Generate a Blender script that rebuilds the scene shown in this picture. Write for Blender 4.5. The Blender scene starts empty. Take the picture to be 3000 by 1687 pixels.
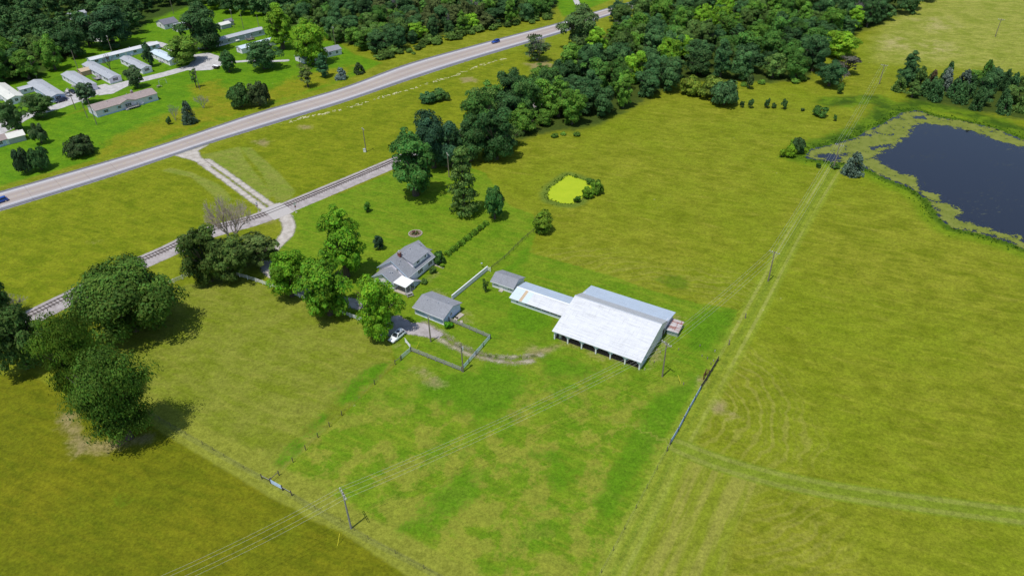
import bpy, bmesh, math, random
import numpy as np
from mathutils import Vector, Matrix

random.seed(7)
SC = bpy.context.scene
COL = SC.collection

# ------------------------------------------------------------------ camera
F_PX, PITCH, ROLL, CAM_H = 2120.0, math.radians(35.5), math.radians(-1.4), 110.0
_c, _s, _cr, _sr = math.cos(PITCH), math.sin(PITCH), math.cos(ROLL), math.sin(ROLL)
cam = bpy.data.cameras.new("Camera")
cam.sensor_width = 36.0
cam.lens = 36.0 * F_PX / 3000.0
cam.clip_start, cam.clip_end = 1.0, 9000.0
cam_ob = bpy.data.objects.new("Camera", cam)
COL.objects.link(cam_ob)
_R0, _D0, _F0 = Vector((1, 0, 0)), Vector((0, -_s, -_c)), Vector((0, _c, -_s))
_R = _cr * _R0 - _sr * _D0
_U = -(_sr * _R0 + _cr * _D0)
cam_ob.matrix_world = Matrix(((_R.x, _U.x, -_F0.x, 0), (_R.y, _U.y, -_F0.y, 0), (_R.z, _U.z, -_F0.z, CAM_H), (0, 0, 0, 1)))
SC.camera = cam_ob

# ------------------------------------------------------------------ light
SUN_EL, SUN_ROT = math.radians(70.5), math.radians(223.0)   # sun behind the left shoulder
world = bpy.data.worlds.new("World")
SC.world = world
world.use_nodes = True
wn = world.node_tree
sky = wn.nodes.new("ShaderNodeTexSky")
sky.sky_type = 'NISHITA'
sky.sun_disc = False
sky.sun_elevation, sky.sun_rotation = SUN_EL, SUN_ROT
sky.air_density, sky.dust_density, sky.ozone_density = 1.0, 0.6, 1.2
wn.links.new(sky.outputs[0], wn.nodes["Background"].inputs[0])
wn.nodes["Background"].inputs[1].default_value = 0.12
sun = bpy.data.lights.new("Sun", 'SUN')
sun.energy, sun.angle, sun.color = 3.55, math.radians(0.53), (1.0, 0.965, 0.90)
sun_ob = bpy.data.objects.new("Sun", sun)
COL.objects.link(sun_ob)
_sd = Vector((math.sin(SUN_ROT) * math.cos(SUN_EL), math.cos(SUN_ROT) * math.cos(SUN_EL), math.sin(SUN_EL)))
sun_ob.rotation_euler = _sd.to_track_quat('Z', 'Y').to_euler()
sun_ob.location = (0, 0, 200)
SC.view_settings.view_transform = 'Standard'
SC.view_settings.look = 'None'
SC.view_settings.gamma = 1.0
SC.view_settings.exposure = 0.0
SC.cycles.max_bounces = 5
SC.cycles.transparent_max_bounces = 12

# ------------------------------------------------------------------ survey: picture point -> point on the ground
def P(x, y, z=0.0):
    a, b = (x - 1500) / F_PX, (y - 843.5) / F_PX
    u, v = _cr * a + _sr * b, -_sr * a + _cr * b
    d = Vector((u, _c - v * _s, -_s - v * _c))
    t = (z - CAM_H) / d.z
    return Vector((d.x * t, d.y * t, z))
def t(i, j, x, y):                       # point measured in one sixteenth of the photograph
    return (750 * i + .29124 * x, 422 * j + .29124 * y)
def PX(lst, z=0.0):
    return [P(x, y, z) for x, y in lst]
def A(lst):
    return np.array([P(x, y)[:2] for x, y in lst])

# ------------------------------------------------------------------ object helpers
def tag(o, label=None, cat=None, group=None, kind=None):
    if label: o["label"] = label
    if cat: o["category"] = cat
    if group: o["group"] = group
    if kind: o["kind"] = kind
    return o
def thing(name, label, cat, loc=(0, 0, 0), rz=0.0, group=None):
    o = bpy.data.objects.new(name, None)
    COL.objects.link(o)
    o.location, o.rotation_euler = loc, (0, 0, rz)
    o.empty_display_size = 0.3
    return tag(o, label, cat, group)
def copy_tree(o, parent=None):
    c = o.copy()
    COL.objects.link(c)
    c.parent = parent
    for ch in list(o.children):
        copy_tree(ch, c)
    return c
def mesh_np(name, V, Fq, mat, attrs=None, smooth=False):
    V = np.asarray(V, dtype=np.float32); Fq = np.asarray(Fq, dtype=np.int32)
    me = bpy.data.meshes.new(name)
    me.vertices.add(len(V)); me.vertices.foreach_set("co", V.ravel())
    k = Fq.shape[1]
    me.loops.add(Fq.size); me.loops.foreach_set("vertex_index", Fq.ravel())
    me.polygons.add(len(Fq))
    me.polygons.foreach_set("loop_start", np.arange(0, Fq.size, k, dtype=np.int32))
    me.polygons.foreach_set("loop_total", np.full(len(Fq), k, dtype=np.int32))
    if smooth: me.polygons.foreach_set("use_smooth", np.ones(len(Fq), dtype=bool))
    for an, (dom, arr) in (attrs or {}).items():
        at = me.attributes.new(an, 'FLOAT', dom)
        at.data.foreach_set("value", np.asarray(arr, dtype=np.float32))
    me.update(); me.validate()
    if mat: me.materials.append(mat)
    return me
def link(name, me, parent=None):
    o = bpy.data.objects.new(name, me)
    COL.objects.link(o)
    if parent: o.parent = parent
    return o

class MB:
    """collects boxes, slabs, tubes; build() links them as one mesh object"""
    def __init__(s): s.v, s.f, s.m = [], [], []
    def add(s, vs, fs, mi=0):
        b = len(s.v)
        s.v += [tuple(p) for p in vs]
        s.f += [tuple(i + b for i in f) for f in fs]
        s.m += [mi] * len(fs)
        return s
    def box(s, x0, x1, y0, y1, z0, z1, mi=0):
        vs = [(x0,y0,z0),(x1,y0,z0),(x1,y1,z0),(x0,y1,z0),(x0,y0,z1),(x1,y0,z1),(x1,y1,z1),(x0,y1,z1)]
        return s.add(vs, [(0,3,2,1),(4,5,6,7),(0,1,5,4),(1,2,6,5),(2,3,7,6),(3,0,4,7)], mi)
    def obox(s, c, ux, uy, uz, hx, hy, hz, mi=0):
        c, ux, uy, uz = Vector(c), Vector(ux), Vector(uy), Vector(uz)
        vs = [c + ux*hx*a + uy*hy*b + uz*hz*d for d in (-1,1) for a, b in ((-1,-1),(1,-1),(1,1),(-1,1))]
        return s.add(vs, [(0,3,2,1),(4,5,6,7),(0,1,5,4),(1,2,6,5),(2,3,7,6),(3,0,4,7)], mi)
    def beam(s, p, q, w, h, mi=0):
        p, q = Vector(p), Vector(q); d = (q - p); L = d.length; d.normalize()
        up = Vector((0,0,1)) if abs(d.z) < .95 else Vector((1,0,0))
        sd = d.cross(up).normalized(); u2 = sd.cross(d)
        return s.obox((p+q)/2, d, sd, u2, L/2, w/2, h/2, mi)
    def tube(s, pts, rads, n=6, cap=True, mi=0):
        pts = [Vector(p) for p in pts]
        if not hasattr(rads, '__len__'): rads = [rads]*len(pts)
        b = len(s.v); prev = None
        for i, p in enumerate(pts):
            d = (pts[min(i+1,len(pts)-1)] - pts[max(i-1,0)])
            d = d.normalized() if d.length > 1e-9 else Vector((0,0,1))
            a = Vector((1,0,0)) if abs(d.x) < .8 else Vector((0,1,0))
            if prev is not None: a = prev
            sx = (a - d*a.dot(d)).normalized(); sy = d.cross(sx); prev = sx
            for k in range(n):
                th = 2*math.pi*k/n
                s.v.append(tuple(p + (sx*math.cos(th) + sy*math.sin(th))*rads[i]))
        for i in range(len(pts)-1):
            for k in range(n):
                k2 = (k+1) % n
                s.f.append((b+i*n+k, b+i*n+k2, b+(i+1)*n+k2, b+(i+1)*n+k)); s.m.append(mi)
        if cap:
            s.f.append(tuple(b+k for k in reversed(range(n)))); s.m.append(mi)
            s.f.append(tuple(b+(len(pts)-1)*n+k for k in range(n))); s.m.append(mi)
        return s
    def prism(s, prof, x0, x1, mi=0):        # profile in (y,z), extruded along x
        n = len(prof)
        vs = [(x0,y,z) for y,z in prof] + [(x1,y,z) for y,z in prof]
        fs = [tuple(reversed(range(n))), tuple(range(n,2*n))] + [(i,(i+1)%n,n+(i+1)%n,n+i) for i in range(n)]
        return s.add(vs, [tuple(reversed(f)) for f in fs], mi)
    def slab(s, pts, th, mi=0):              # planar polygon thickened straight down
        n = len(pts)
        vs = [Vector(p) for p in pts] + [Vector(p) - Vector((0,0,th)) for p in pts]
        fs = [tuple(range(n)), tuple(reversed(range(n,2*n)))] + [(i,n+i,n+(i+1)%n,(i+1)%n) for i in range(n)]
        return s.add(vs, fs, mi)
    def build(s, name, mat, parent=None, smooth=False):
        me = bpy.data.meshes.new(name)
        me.from_pydata(s.v, [], s.f)
        mats = mat if isinstance(mat, (list, tuple)) else [mat]
        for m in mats: me.materials.append(m)
        if len(mats) > 1: me.polygons.foreach_set("material_index", s.m)
        bm = bmesh.new(); bm.from_mesh(me)
        bmesh.ops.recalc_face_normals(bm, faces=bm.faces); bm.to_mesh(me); bm.free()
        if smooth: me.polygons.foreach_set("use_smooth", [True]*len(me.polygons))
        me.update()
        return link(name, me, parent)

# ------------------------------------------------------------------ node helpers
class NT:
    def __init__(s, name):
        s.mat = bpy.data.materials.new(name); s.mat.use_nodes = True
        s.t = s.mat.node_tree; s.t.nodes.clear()
        s.out = s.t.nodes.new("ShaderNodeOutputMaterial")
    def n(s, typ, props=None, **ins):
        nd = s.t.nodes.new("ShaderNode" + typ)
        for k, v in (props or {}).items(): setattr(nd, k, v)
        for k, v in ins.items():
            k = int(k[1:]) if k[0] == '_' else k
            s.put(nd.inputs[k], v)
        return nd
    def put(s, sock, v):
        if hasattr(v, 'is_output'): s.t.links.new(v, sock)
        elif isinstance(v, bpy.types.Node): s.t.links.new(v.outputs[0], sock)
        else:
            if hasattr(sock.default_value, '__len__') and hasattr(v, '__len__') and len(sock.default_value) == 4 and len(v) == 3: v = (*v, 1)
            sock.default_value = v
    def pos(s): return s.n("NewGeometry").outputs["Position"]
    def obj(s): return s.n("TexCoord").outputs["Object"]
    def attr(s, name): return s.n("Attribute", {"attribute_name": name}).outputs["Fac"]
    def noise(s, vec, scale, detail=3.0, rough=.55, dist=0.0):
        nd = s.n("TexNoise", Vector=vec, Scale=scale, Detail=detail, Roughness=rough, Distortion=dist)
        return nd.outputs[0]
    def math(s, op, a, b=0.0, c=0.0, clamp=False):
        return s.n("Math", {"operation": op, "use_clamp": clamp}, _0=a, _1=b, _2=c).outputs[0]
    def sm(s, v, a, b, lo=0.0, hi=1.0):
        nd = s.n("MapRange", {"interpolation_type": 'SMOOTHSTEP'})
        s.put(nd.inputs[0], v); s.put(nd.inputs[1], a); s.put(nd.inputs[2], b); s.put(nd.inputs[3], lo); s.put(nd.inputs[4], hi)
        return nd.outputs[0]
    def mix(s, f, a, b, blend='MIX'):
        nd = s.n("Mix", {"data_type": 'RGBA', "blend_type": blend})
        s.put(nd.inputs[0], f); s.put(nd.inputs[6], a); s.put(nd.inputs[7], b)
        return nd.outputs[2]
    def mul(s, col, f):                       # colour times scalar
        nd = s.n("VectorMath", {"operation": 'SCALE'}); s.put(nd.inputs[0], col); s.put(nd.inputs[3], f); return nd.outputs[0]
    def mapping(s, vec, rot=0.0, scale=(1,1,1), loc=(0,0,0)):
        nd = s.n("Mapping", {"vector_type": 'TEXTURE'}, Vector=vec); nd.inputs["Rotation"].default_value = (0,0,rot); nd.inputs["Scale"].default_value = tuple(1/q for q in scale); nd.inputs["Location"].default_value = loc
        return nd.outputs[0]
    def bump(s, h, strength=.4, dist=.1): return s.n("Bump", Strength=strength, Distance=dist, Height=h).outputs[0]
    def bsdf(s, col, rough=.8, normal=None, metal=0.0, spec=.3, alpha=None):
        nd = s.n("BsdfPrincipled", **{"Base Color": col, "Roughness": rough, "Metallic": metal, "Specular IOR Level": spec})
        if normal is not None: s.put(nd.inputs["Normal"], normal)
        if alpha is not None: s.put(nd.inputs["Alpha"], alpha)
        s.t.links.new(nd.outputs[0], s.out.inputs[0])
        return nd

M = {}
def plain(name, col, rough=.7, var=.25, scale=2.0, metal=0.0, spec=.3):
    m = NT(name); p = m.obj()
    n1 = m.noise(p, scale, 4, .6); n2 = m.noise(p, scale*7, 2, .5)
    f = m.math('ADD', m.math('MULTIPLY', n1, var*1.4), m.math('MULTIPLY', n2, var*.6))
    f = m.math('ADD', f, 1 - var)
    m.bsdf(m.mul(col, f), rough, m.bump(n2, .15, .02), metal, spec)
    M[name] = m.mat
    return m.mat
plain('old_wood', (.20,.175,.15), .85, .5, 3)
plain('pole_wood', (.24,.20,.15), .85, .4, 2)
plain('grey_wood', (.30,.29,.28), .85, .45, 3)
plain('dark_wood', (.085,.07,.06), .85, .5, 3)
plain('rust', (.16,.062,.035), .8, .6, 4)
plain('steel_rail', (.13,.105,.105), .55, .4, 3, .3)
plain('tie_wood', (.15,.125,.115), .9, .5, 2)
plain('galv', (.52,.55,.60), .45, .25, 2, .4)
plain('white_paint', (.78,.79,.80), .55, .14, 1.5)
plain('white_vinyl', (.82,.82,.82), .45, .06, .6)
plain('bluegrey_paint', (.42,.54,.68), .6, .15, 1.5)
plain('concrete', (.42,.37,.31), .9, .35, 1.2)
plain('brick', (.26,.085,.07), .85, .4, 8)
plain('brick_pale', (.36,.27,.24), .9, .4, 6)
plain('glass_dark', (.028,.034,.042), .12, .2, 1, 0, .6)
plain('rubber', (.015,.015,.016), .8, .2, 5)
plain('wire_metal', (.55,.55,.48), .5, .1, 1, .2)
plain('porcelain', (.72,.68,.64), .35, .1, 3)
plain('yellow_plastic', (.75,.68,.05), .5, .1, 3)
plain('red_paint', (.35,.03,.04), .5, .15, 3)
plain('bark', (.095,.075,.058), .9, .5, 1.5)
plain('dead_bark', (.52,.43,.36), .9, .4, 1.5)
plain('chrome', (.6,.6,.62), .25, .1, 3, .9)
plain('tail_red', (.35,.01,.01), .3, .1, 3)
plain('lamp_glass', (.7,.72,.74), .15, .05, 3)
plain('tan_metal', (.56,.36,.25), .6, .25, .8)
plain('soil', (.20,.145,.10), .95, .5, .8)

def siding(name, col, axis='Z', pitch=.2, rough=.6, depth=.3, dirt=.15):
    m = NT(name); p = m.obj()
    w = m.n("TexWave", {"wave_type": 'BANDS', "bands_direction": axis, "wave_profile": 'SAW'}, Vector=p, Scale=math.pi*2/ (20*pitch) , Distortion=0.0).outputs[1]
    n1 = m.noise(p, .7, 5, .65); n2 = m.noise(p, 6, 3, .6)
    f = m.math('ADD', m.math('MULTIPLY', n1, dirt*1.3), m.math('MULTIPLY', n2, dirt*.5))
    f = m.math('ADD', f, 1 - dirt)
    f = m.math('MULTIPLY', f, m.math('MULTIPLY_ADD', w, .10, .92))
    m.bsdf(m.mul(col, f), rough, m.bump(w, depth, .02))
    M[name] = m.mat
siding('siding_white', (.92,.86,.95), 'Z', .18)
siding('siding_blue', (.58,.66,.90), 'Z', .2)
siding('siding_grey', (.46,.48,.51), 'Z', .2)
siding('siding_pale', (.88,.82,.90), 'Z', .2)
siding('siding_beige', (.80,.72,.80), 'Z', .2)
siding('barn_steel', (.60,.62,.63), 'X', .3)
siding('barn_steel_side', (.74,.72,.76), 'Y', .3)
siding('steel_white_wall', (.90,.88,.94), 'X', .25)

def metal_roof(name, col, dirtcol, ribs=.45, streak=.5, rough=.5):
    m = NT(name); p = m.obj()
    w = m.n("TexWave", {"wave_type": 'BANDS', "bands_direction": 'X', "wave_profile": 'SIN'}, Vector=p, Scale=math.pi*2/(20*ribs), Distortion=0.0).outputs[1]
    w = m.math('POWER', w, 5.0)
    rows = m.noise(m.mapping(p, 0, (.22, 2.8, 1)), 1.0, 6, .68)          # stains running along the sheets' laps
    st = m.noise(m.mapping(p, 0, (3.0, .35, 1)), 1.0, 3, .6)
    pn = m.noise(m.mapping(p, 0, (.9, .5, 1)), 1.0, 2, .5)
    f = m.math('ADD', m.sm(rows, .42, .72), m.math('MULTIPLY', m.sm(st, .5, .75), .5))
    f = m.math('MULTIPLY', f, streak, clamp=True)
    c = m.mix(f, col, dirtcol)
    c = m.mul(c, m.math('MULTIPLY_ADD', pn, .16, .92))
    m.bsdf(c, rough, m.bump(w, .35, .05), .0, .4)
    M[name] = m.mat
metal_roof('roof_white', (.68,.69,.71), (.42,.43,.44), .5, .6)
metal_roof('roof_galv', (.44,.52,.62), (.36,.40,.46), .5, .5, .42)
metal_roof('roof_greygalv', (.46,.47,.50), (.36,.37,.38), .5, .5)
metal_roof('roof_paleblue', (.60,.70,.78), (.50,.55,.60), .6, .4)
metal_roof('roof_tan', (.55,.42,.27), (.42,.33,.22), .4, .4)
metal_roof('roof_rustred', (.52,.50,.50), (.26,.085,.06), .3, 1.5, .7)
metal_roof('roof_paleshed', (.72,.71,.64), (.5,.5,.45), .4, .4)

def shingle(name, col):
    m = NT(name); p = m.obj()
    b = m.n("TexBrick", {"offset": .5}, Vector=m.mapping(p, 0, (1,1.6,1)), Scale=1.0, **{"Color1": (1,1,1,1), "Color2": (.72,.72,.72,1), "Mortar": (.55,.55,.55,1), "Mortar Size": .012, "Brick Width": .33, "Row Height": .3}).outputs[0]
    n1 = m.noise(p, .6, 4, .6); n2 = m.noise(p, 5, 4, .7)
    f = m.math('MULTIPLY_ADD', n1, .35, .62); f = m.math('ADD', f, m.math('MULTIPLY', n2, .40))
    c = m.mix(.6, col, b, 'MULTIPLY')
    m.bsdf(m.mul(c, f), .95, m.bump(n2, .3, .03), 0, .15)
    M[name] = m.mat
shingle('shingle_grey', (.30,.31,.34))
shingle('shingle_trailer', (.44,.46,.49))
shingle('shingle_brown', (.38,.31,.29))
shingle('shingle_dark', (.20,.20,.23))

def paint(name, col, rough=.25):
    m = NT(name); nd = m.bsdf(col, rough, None, 0, .5); nd.inputs["Coat Weight"].default_value = .6; nd.inputs["Coat Roughness"].default_value = .08
    M[name] = m.mat
paint('car_white', (.85,.86,.87)); paint('car_blue', (.015,.07,.36)); paint('car_navy', (.02,.025,.06)); paint('car_silver', (.36,.36,.36)); paint('car_black', (.012,.012,.014))

# foliage: one material, each tree's own green is the colour of its crown object
def foliage():
    m = NT('foliage'); oi = m.n("ObjectInfo")
    tint = m.attr("tint")
    rnd = oi.outputs["Random"]
    f = m.math('MULTIPLY_ADD', tint, 2.2, .75)
    f = m.math('MULTIPLY', f, m.math('MULTIPLY_ADD', rnd, .22, .89))
    base = m.mul(oi.outputs["Color"], f)
    hs = m.n("HueSaturation", Color=base, Saturation=1.0, Value=1.0)
    m.put(hs.inputs["Hue"], m.math('MULTIPLY_ADD', m.math('FRACT', m.math('MULTIPLY', tint, 7.31)), .05, .475))
    c = hs.outputs[0]
    d = m.n("BsdfPrincipled", **{"Base Color": c, "Roughness": .65, "Specular IOR Level": .12})
    tr = m.n("BsdfTranslucent", Color=m.mul(c, 1.2))
    mx = m.n("MixShader", _0=.22, _1=d.outputs[0], _2=tr.outputs[0])
    m.t.links.new(mx.outputs[0], m.out.inputs[0])
    M['foliage'] = m.mat
foliage()

# ------------------------------------------------------------------ distance fields for patches of ground
def sd_poly(pts, poly):
    """signed distance, positive inside"""
    n = len(poly); d2 = np.full(len(pts), 1e18); ins = np.zeros(len(pts), bool)
    x, y = pts[:,0], pts[:,1]
    for i in range(n):
        a, b = poly[i], poly[(i+1) % n]
        e = b - a; w = pts - a
        h = np.clip((w @ e) / max(e @ e, 1e-9), 0, 1)
        dd = w - h[:,None]*e
        d2 = np.minimum(d2, (dd*dd).sum(1))
        cnd = (a[1] > y) != (b[1] > y)
        with np.errstate(divide='ignore', invalid='ignore'):
            xi = a[0] + (y - a[1]) / (b[1] - a[1] + 1e-12) * (b[0] - a[0])
        ins ^= cnd & (x < xi)
    d = np.sqrt(d2)
    return np.where(ins, d, -d)
def sd_line(pts, line, w):
    d2 = np.full(len(pts), 1e18)
    for i in range(len(line)-1):
        a, b = line[i], line[i+1]; e = b - a; q = pts - a
        h = np.clip((q @ e) / max(e @ e, 1e-9), 0, 1); dd = q - h[:,None]*e
        d2 = np.minimum(d2, (dd*dd).sum(1))
    return w - np.sqrt(d2)
def side_line(pts, line):
    """distance to a polyline, signed by side"""
    best = np.full(len(pts), 1e18); sg = np.zeros(len(pts))
    for i in range(len(line)-1):
        a, b = line[i], line[i+1]; e = b - a; q = pts - a
        h = np.clip((q @ e) / max(e @ e, 1e-9), 0, 1); dd = q - h[:,None]*e
        d2 = (dd*dd).sum(1); cr = e[0]*q[:,1] - e[1]*q[:,0]
        k = d2 < best; best = np.where(k, d2, best); sg = np.where(k, np.sign(cr), sg)
    return np.sqrt(best) * sg
def smooth_line(pts, n=6):
    pts = [np.array(p, float) for p in pts]; out = []
    for i in range(len(pts)-1):
        p0, p1, p2, p3 = pts[max(i-1,0)], pts[i], pts[i+1], pts[min(i+2,len(pts)-1)]
        for k in range(n):
            u = k/n
            out.append(.5*((2*p1) + (p2-p0)*u + (2*p0-5*p1+4*p2-p3)*u*u + (3*p1-p0-3*p2+p3)*u**3))
    out.append(pts[-1]); return np.array(out)

def sheet(name, sdf, bbox, res, z, mat, margin=1.5, extra=None, kind='structure'):
    """flat sheet over the cells where sdf > -margin; 'sd' attribute drives its ragged edge"""
    x0, x1, y0, y1 = bbox
    nx, ny = int((x1-x0)/res)+2, int((y1-y0)/res)+2
    X, Y = np.meshgrid(x0 + np.arange(nx)*res, y0 + np.arange(ny)*res)
    pts = np.stack([X.ravel(), Y.ravel()], 1)
    sd = sdf(pts)
    idx = np.arange(nx*ny).reshape(ny, nx)
    q = np.stack([idx[:-1,:-1].ravel(), idx[:-1,1:].ravel(), idx[1:,1:].ravel(), idx[1:,:-1].ravel()], 1)
    q = q[(sd[q] > -margin).any(1)]
    used = np.unique(q); mp = np.full(nx*ny, -1); mp[used] = np.arange(len(used))
    V = np.concatenate([pts[used], np.full((len(used),1), z)], 1)
    at = {"sd": ('POINT', sd[used])}
    for k, fn in (extra or {}).items(): at[k] = ('POINT', fn(pts[used]))
    o = link(name, mesh_np(name, V, mp[q], mat, at))
    return tag(o, kind=kind)
def bbox_of(arr, m=3):
    return (arr[:,0].min()-m, arr[:,0].max()+m, arr[:,1].min()-m, arr[:,1].max()+m)

# ------------------------------------------------------------------ ground: patches measured on the photograph
Z = {}
Z['farm'] = [[(843,622),(1010,562),(1172,494),(1235,500),(1290,462),(1345,480),(1420,505),(1490,600),(1560,628),(1585,655),(1548,738),(1690,779),(1800,812),(1887,843),(1985,872),(2050,890),(2165,905),(2150,960),(2112,1050),(1986,1266),(1762,1676),(1700,1790),(1290,1790),(1190,1687),(855,1450),(767,1400),(810,1392),(1002,1216),(1158,1068),(1134,966),(1048,937),(860,868),(790,790),(800,700),(860,690),(862,650)]]
Z['west'] = [[(562,1286),(330,1130),(300,1020),(470,850),(690,805),(860,868),(1048,937),(1134,966),(1158,1068),(1002,1216),(810,1392),(767,1400)]]
Z['sw'] = [[(472,1266),(750,1431),(913,1521),(997,1557),(1193,1687),(1290,1790),(-300,1790),(-300,960),(0,1098),(90,1095),(200,1170),(300,1240),(440,1240)]]
Z['park'] = [[(-200,480),(-200,330),(0,360),(80,370),(260,320),(480,235),(620,190),(840,175),(930,120),(980,120),(1040,160),(1120,185),(1000,240),(750,320),(478,412),(271,470),(0,545)],[(-200,350),(-200,100),(400,-20),(800,-20),(900,110),(860,180),(620,200),(300,300),(80,380)],[(1620,0),(1700,-20),(1860,-30),(1740,20),(1650,50)]]
Z['park_y'] = [[(300,420),(500,330),(640,300),(760,270),(900,215),(1040,190),(1000,235),(750,318),(478,410),(300,460)],[(560,250),(640,235),(700,300),(600,330)]]
Z['rw'] = [[(-200,690),(0,630),(300,540),(507,470),(560,470),(720,585),(660,650),(540,705),(430,762),(260,830),(0,930),(-200,1000)],[(600,440),(750,390),(997,312),(1187,250),(1361,192),(1510,150),(1600,150),(1560,200),(1380,330),(1250,450),(1165,462),(913,560),(815,595),(740,560)]]
Z['mow'] = [[(472,500),(500,492),(560,505),(640,540),(690,590),(640,585),(560,520)],[(700,430),(735,432),(810,500),(866,560),(850,590),(812,596),(760,500)],[(585,455),(700,430),(720,470),(800,570),(780,590)]]
Z['pale'] = [[(1960,1318),(2000,1308),(2100,1350),(2240,1400),(2200,1460),(2150,1560),(2130,1690),(2120,1800),(1690,1800),(1762,1676)]]
Z['hay'] = [[(2120,1060),(2230,1030),(2330,1160),(2420,1330),(2300,1390),(2100,1330),(2010,1290)],[(2220,1440),(2420,1470),(2500,1687),(2200,1687)],[(1560,745),(1900,830),(2150,900),(2250,860),(2150,800),(1950,780),(1700,720)]]
Z['far'] = [[(2640,-80),(2900,-100),(3300,-60),(3300,170),(2950,215),(2700,190),(2560,180),(2570,110)]]
Z['lush'] = [[(1205,1100),(1240,1128),(1300,1096),(1370,1092),(1440,1060),(1520,1100),(1540,1150),(1480,1210),(1400,1232),(1330,1205),(1240,1170)],
 [(1575,1030),(1660,1045),(1760,1090),(1700,1112),(1610,1105)],[(1500,880),(1600,900),(1625,960),(1560,985),(1490,960)],
 [(1880,1180),(1990,1130),(2050,1085),(2030,1170),(1960,1285),(1890,1330),(1830,1470),(1770,1540),(1740,1480),(1800,1380)],
 [(1085,1085),(1130,1050),(1180,1042),(1095,1112),(1062,1160),(990,1212),(900,1265),(800,1372),(772,1382),(860,1292),(960,1200),(1010,1140)],
 [(1575,690),(1560,730),(1500,800),(1480,790),(1545,725)],[(2000,960),(2100,900),(2165,905),(2110,1010),(2020,1050)],
 [(1150,1560),(1240,1500),(1300,1420),(1400,1380),(1440,1410),(1380,1480),(1250,1560)],[(1560,1330),(1640,1310),(1700,1380),(1640,1420)]]
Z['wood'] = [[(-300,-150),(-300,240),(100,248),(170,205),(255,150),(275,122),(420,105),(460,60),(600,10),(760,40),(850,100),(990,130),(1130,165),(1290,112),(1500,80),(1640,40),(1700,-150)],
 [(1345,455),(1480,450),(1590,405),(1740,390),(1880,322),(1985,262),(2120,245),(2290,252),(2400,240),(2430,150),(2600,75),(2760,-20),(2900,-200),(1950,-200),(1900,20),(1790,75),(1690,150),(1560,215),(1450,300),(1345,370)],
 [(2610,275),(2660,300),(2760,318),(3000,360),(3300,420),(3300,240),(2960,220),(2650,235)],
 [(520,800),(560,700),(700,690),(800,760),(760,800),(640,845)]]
Z['dark'] = [[(1925,820),(1950,798),(1990,802),(2012,830),(2000,858),(1950,862)],[(340,1462),(356,1455),(372,1466),(366,1478),(344,1478)]]
Z['dirt'] = [[(1201,1087),(1240,1085),(1270,1098),(1292,1122),(1280,1130),(1240,1112)],[(2096,1172),(2112,1166),(2122,1178),(2112,1200),(2098,1200)],[(2138,1208),(2152,1206),(2152,1216),(2140,1216)],
 [(165,1215),(200,1210),(215,1240),(300,1290),(420,1270),(450,1282),(380,1306),(290,1325),(220,1335),(190,1290)],[(1258,852),(1290,846),(1300,850),(1295,868),(1270,872)],[(1335,920),(1352,918),(1372,948),(1355,952)],
 [(1165,1005),(1180,1010),(1176,1020),(1160,1014)],[(740,415),(780,405),(795,414),(775,428),(745,425)],[(880,370),(905,368),(905,376),(885,380)],[(2050,1105),(2075,1108),(2080,1125),(2058,1130)],[(1536,185),(1600,178),(1620,196),(1560,215)],[(1350,228),(1390,226),(1395,240),(1360,242)],
 [(765,650),(800,640),(808,648),(780,664)],[(1255,815),(1285,795),(1290,800),(1262,822)],[(262,712),(290,706),(296,712),(270,718)],[(1560,1010),(1580,1012),(1572,1030),(1550,1028)],[(1520,1030),(1620,1010),(1650,1018),(1560,1050)],[(1640,990),(1880,1075),(1876,1085),(1640,1002)],[(1895,1075),(1985,930),(1992,935),(1905,1082)],[(30,985),(70,960),(140,990),(60,1010)]]
Z['fardirt'] = [[(2690,60),(2750,50),(2790,75),(2740,90)],[(2700,130),(2760,120),(2790,150),(2730,165)],[(2580,120),(2640,105),(2660,140),(2600,150)]]
shore_out = [(2361,460),(2378,437),(2460,419),(2512,402),(2556,376),(2594,361),(2637,332),(2687,323),(2745,344),(2832,358),(2920,379),(3000,411),(3120,440),(3330,520),(3420,640),(3380,800),(3200,800),(3000,727),(2949,707),(2861,681),(2789,667),(2751,637),(2728,597),(2696,568),(2666,550),(2599,524),(2538,492),(2477,477),(2425,473),(2366,464)]
water_in = [(2626,422),(2687,361),(2745,364),(2818,376),(2905,405),(2949,419),(3000,432),(3120,470),(3300,540),(3380,640),(3350,760),(3200,770),(3000,713),(2990,695),(2934,684),(2891,669),(2850,655),(2809,643),(2806,626),(2800,608),(2762,594),(2751,573),(2716,565),(2690,551),(2669,546),(2694,536),(2681,521),(2629,506),(2585,483),(2559,464),(2567,451)]
water_bits = [[(2388,458),(2420,449),(2478,450),(2474,460),(2440,470),(2400,462)],[(2548,434),(2580,426),(2610,422),(2590,432),(2556,440)],[(2672,340),(2710,341),(2712,348),(2680,347)],[(2540,395),(2560,385),(2575,388),(2550,402)]]
small_pond = [(1667,518),(1704,531),(1727,538),(1722,552),(1704,571),(1688,588),(1672,593),(1646,591),(1616,581),(1613,568),(1620,553),(1640,538)]
SH, WI, SPD = A(shore_out), A(water_in), A(small_pond)
road_lo = [(-300,715),(0,620),(291,530),(507,458),(614,422),(750,380),(998,304),(1187,240),(1361,183),(1500,141),(1654,95),(1768,52),(1880,20),(1990,-8),(2150,-40)]
road_hi = [(-300,640),(0,560),(271,483),(478,421),(750,330),(998,258),(1187,189),(1361,140),(1500,103),(1651,63),(1755,31),(1860,2),(1960,-24),(2120,-56)]
def resample(c, n):
    L = np.concatenate([[0], np.cumsum(np.linalg.norm(np.diff(c, axis=0), axis=1))]); q = np.linspace(0, L[-1], n)
    return np.stack([np.interp(q, L, c[:,0]), np.interp(q, L, c[:,1])], 1)
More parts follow.
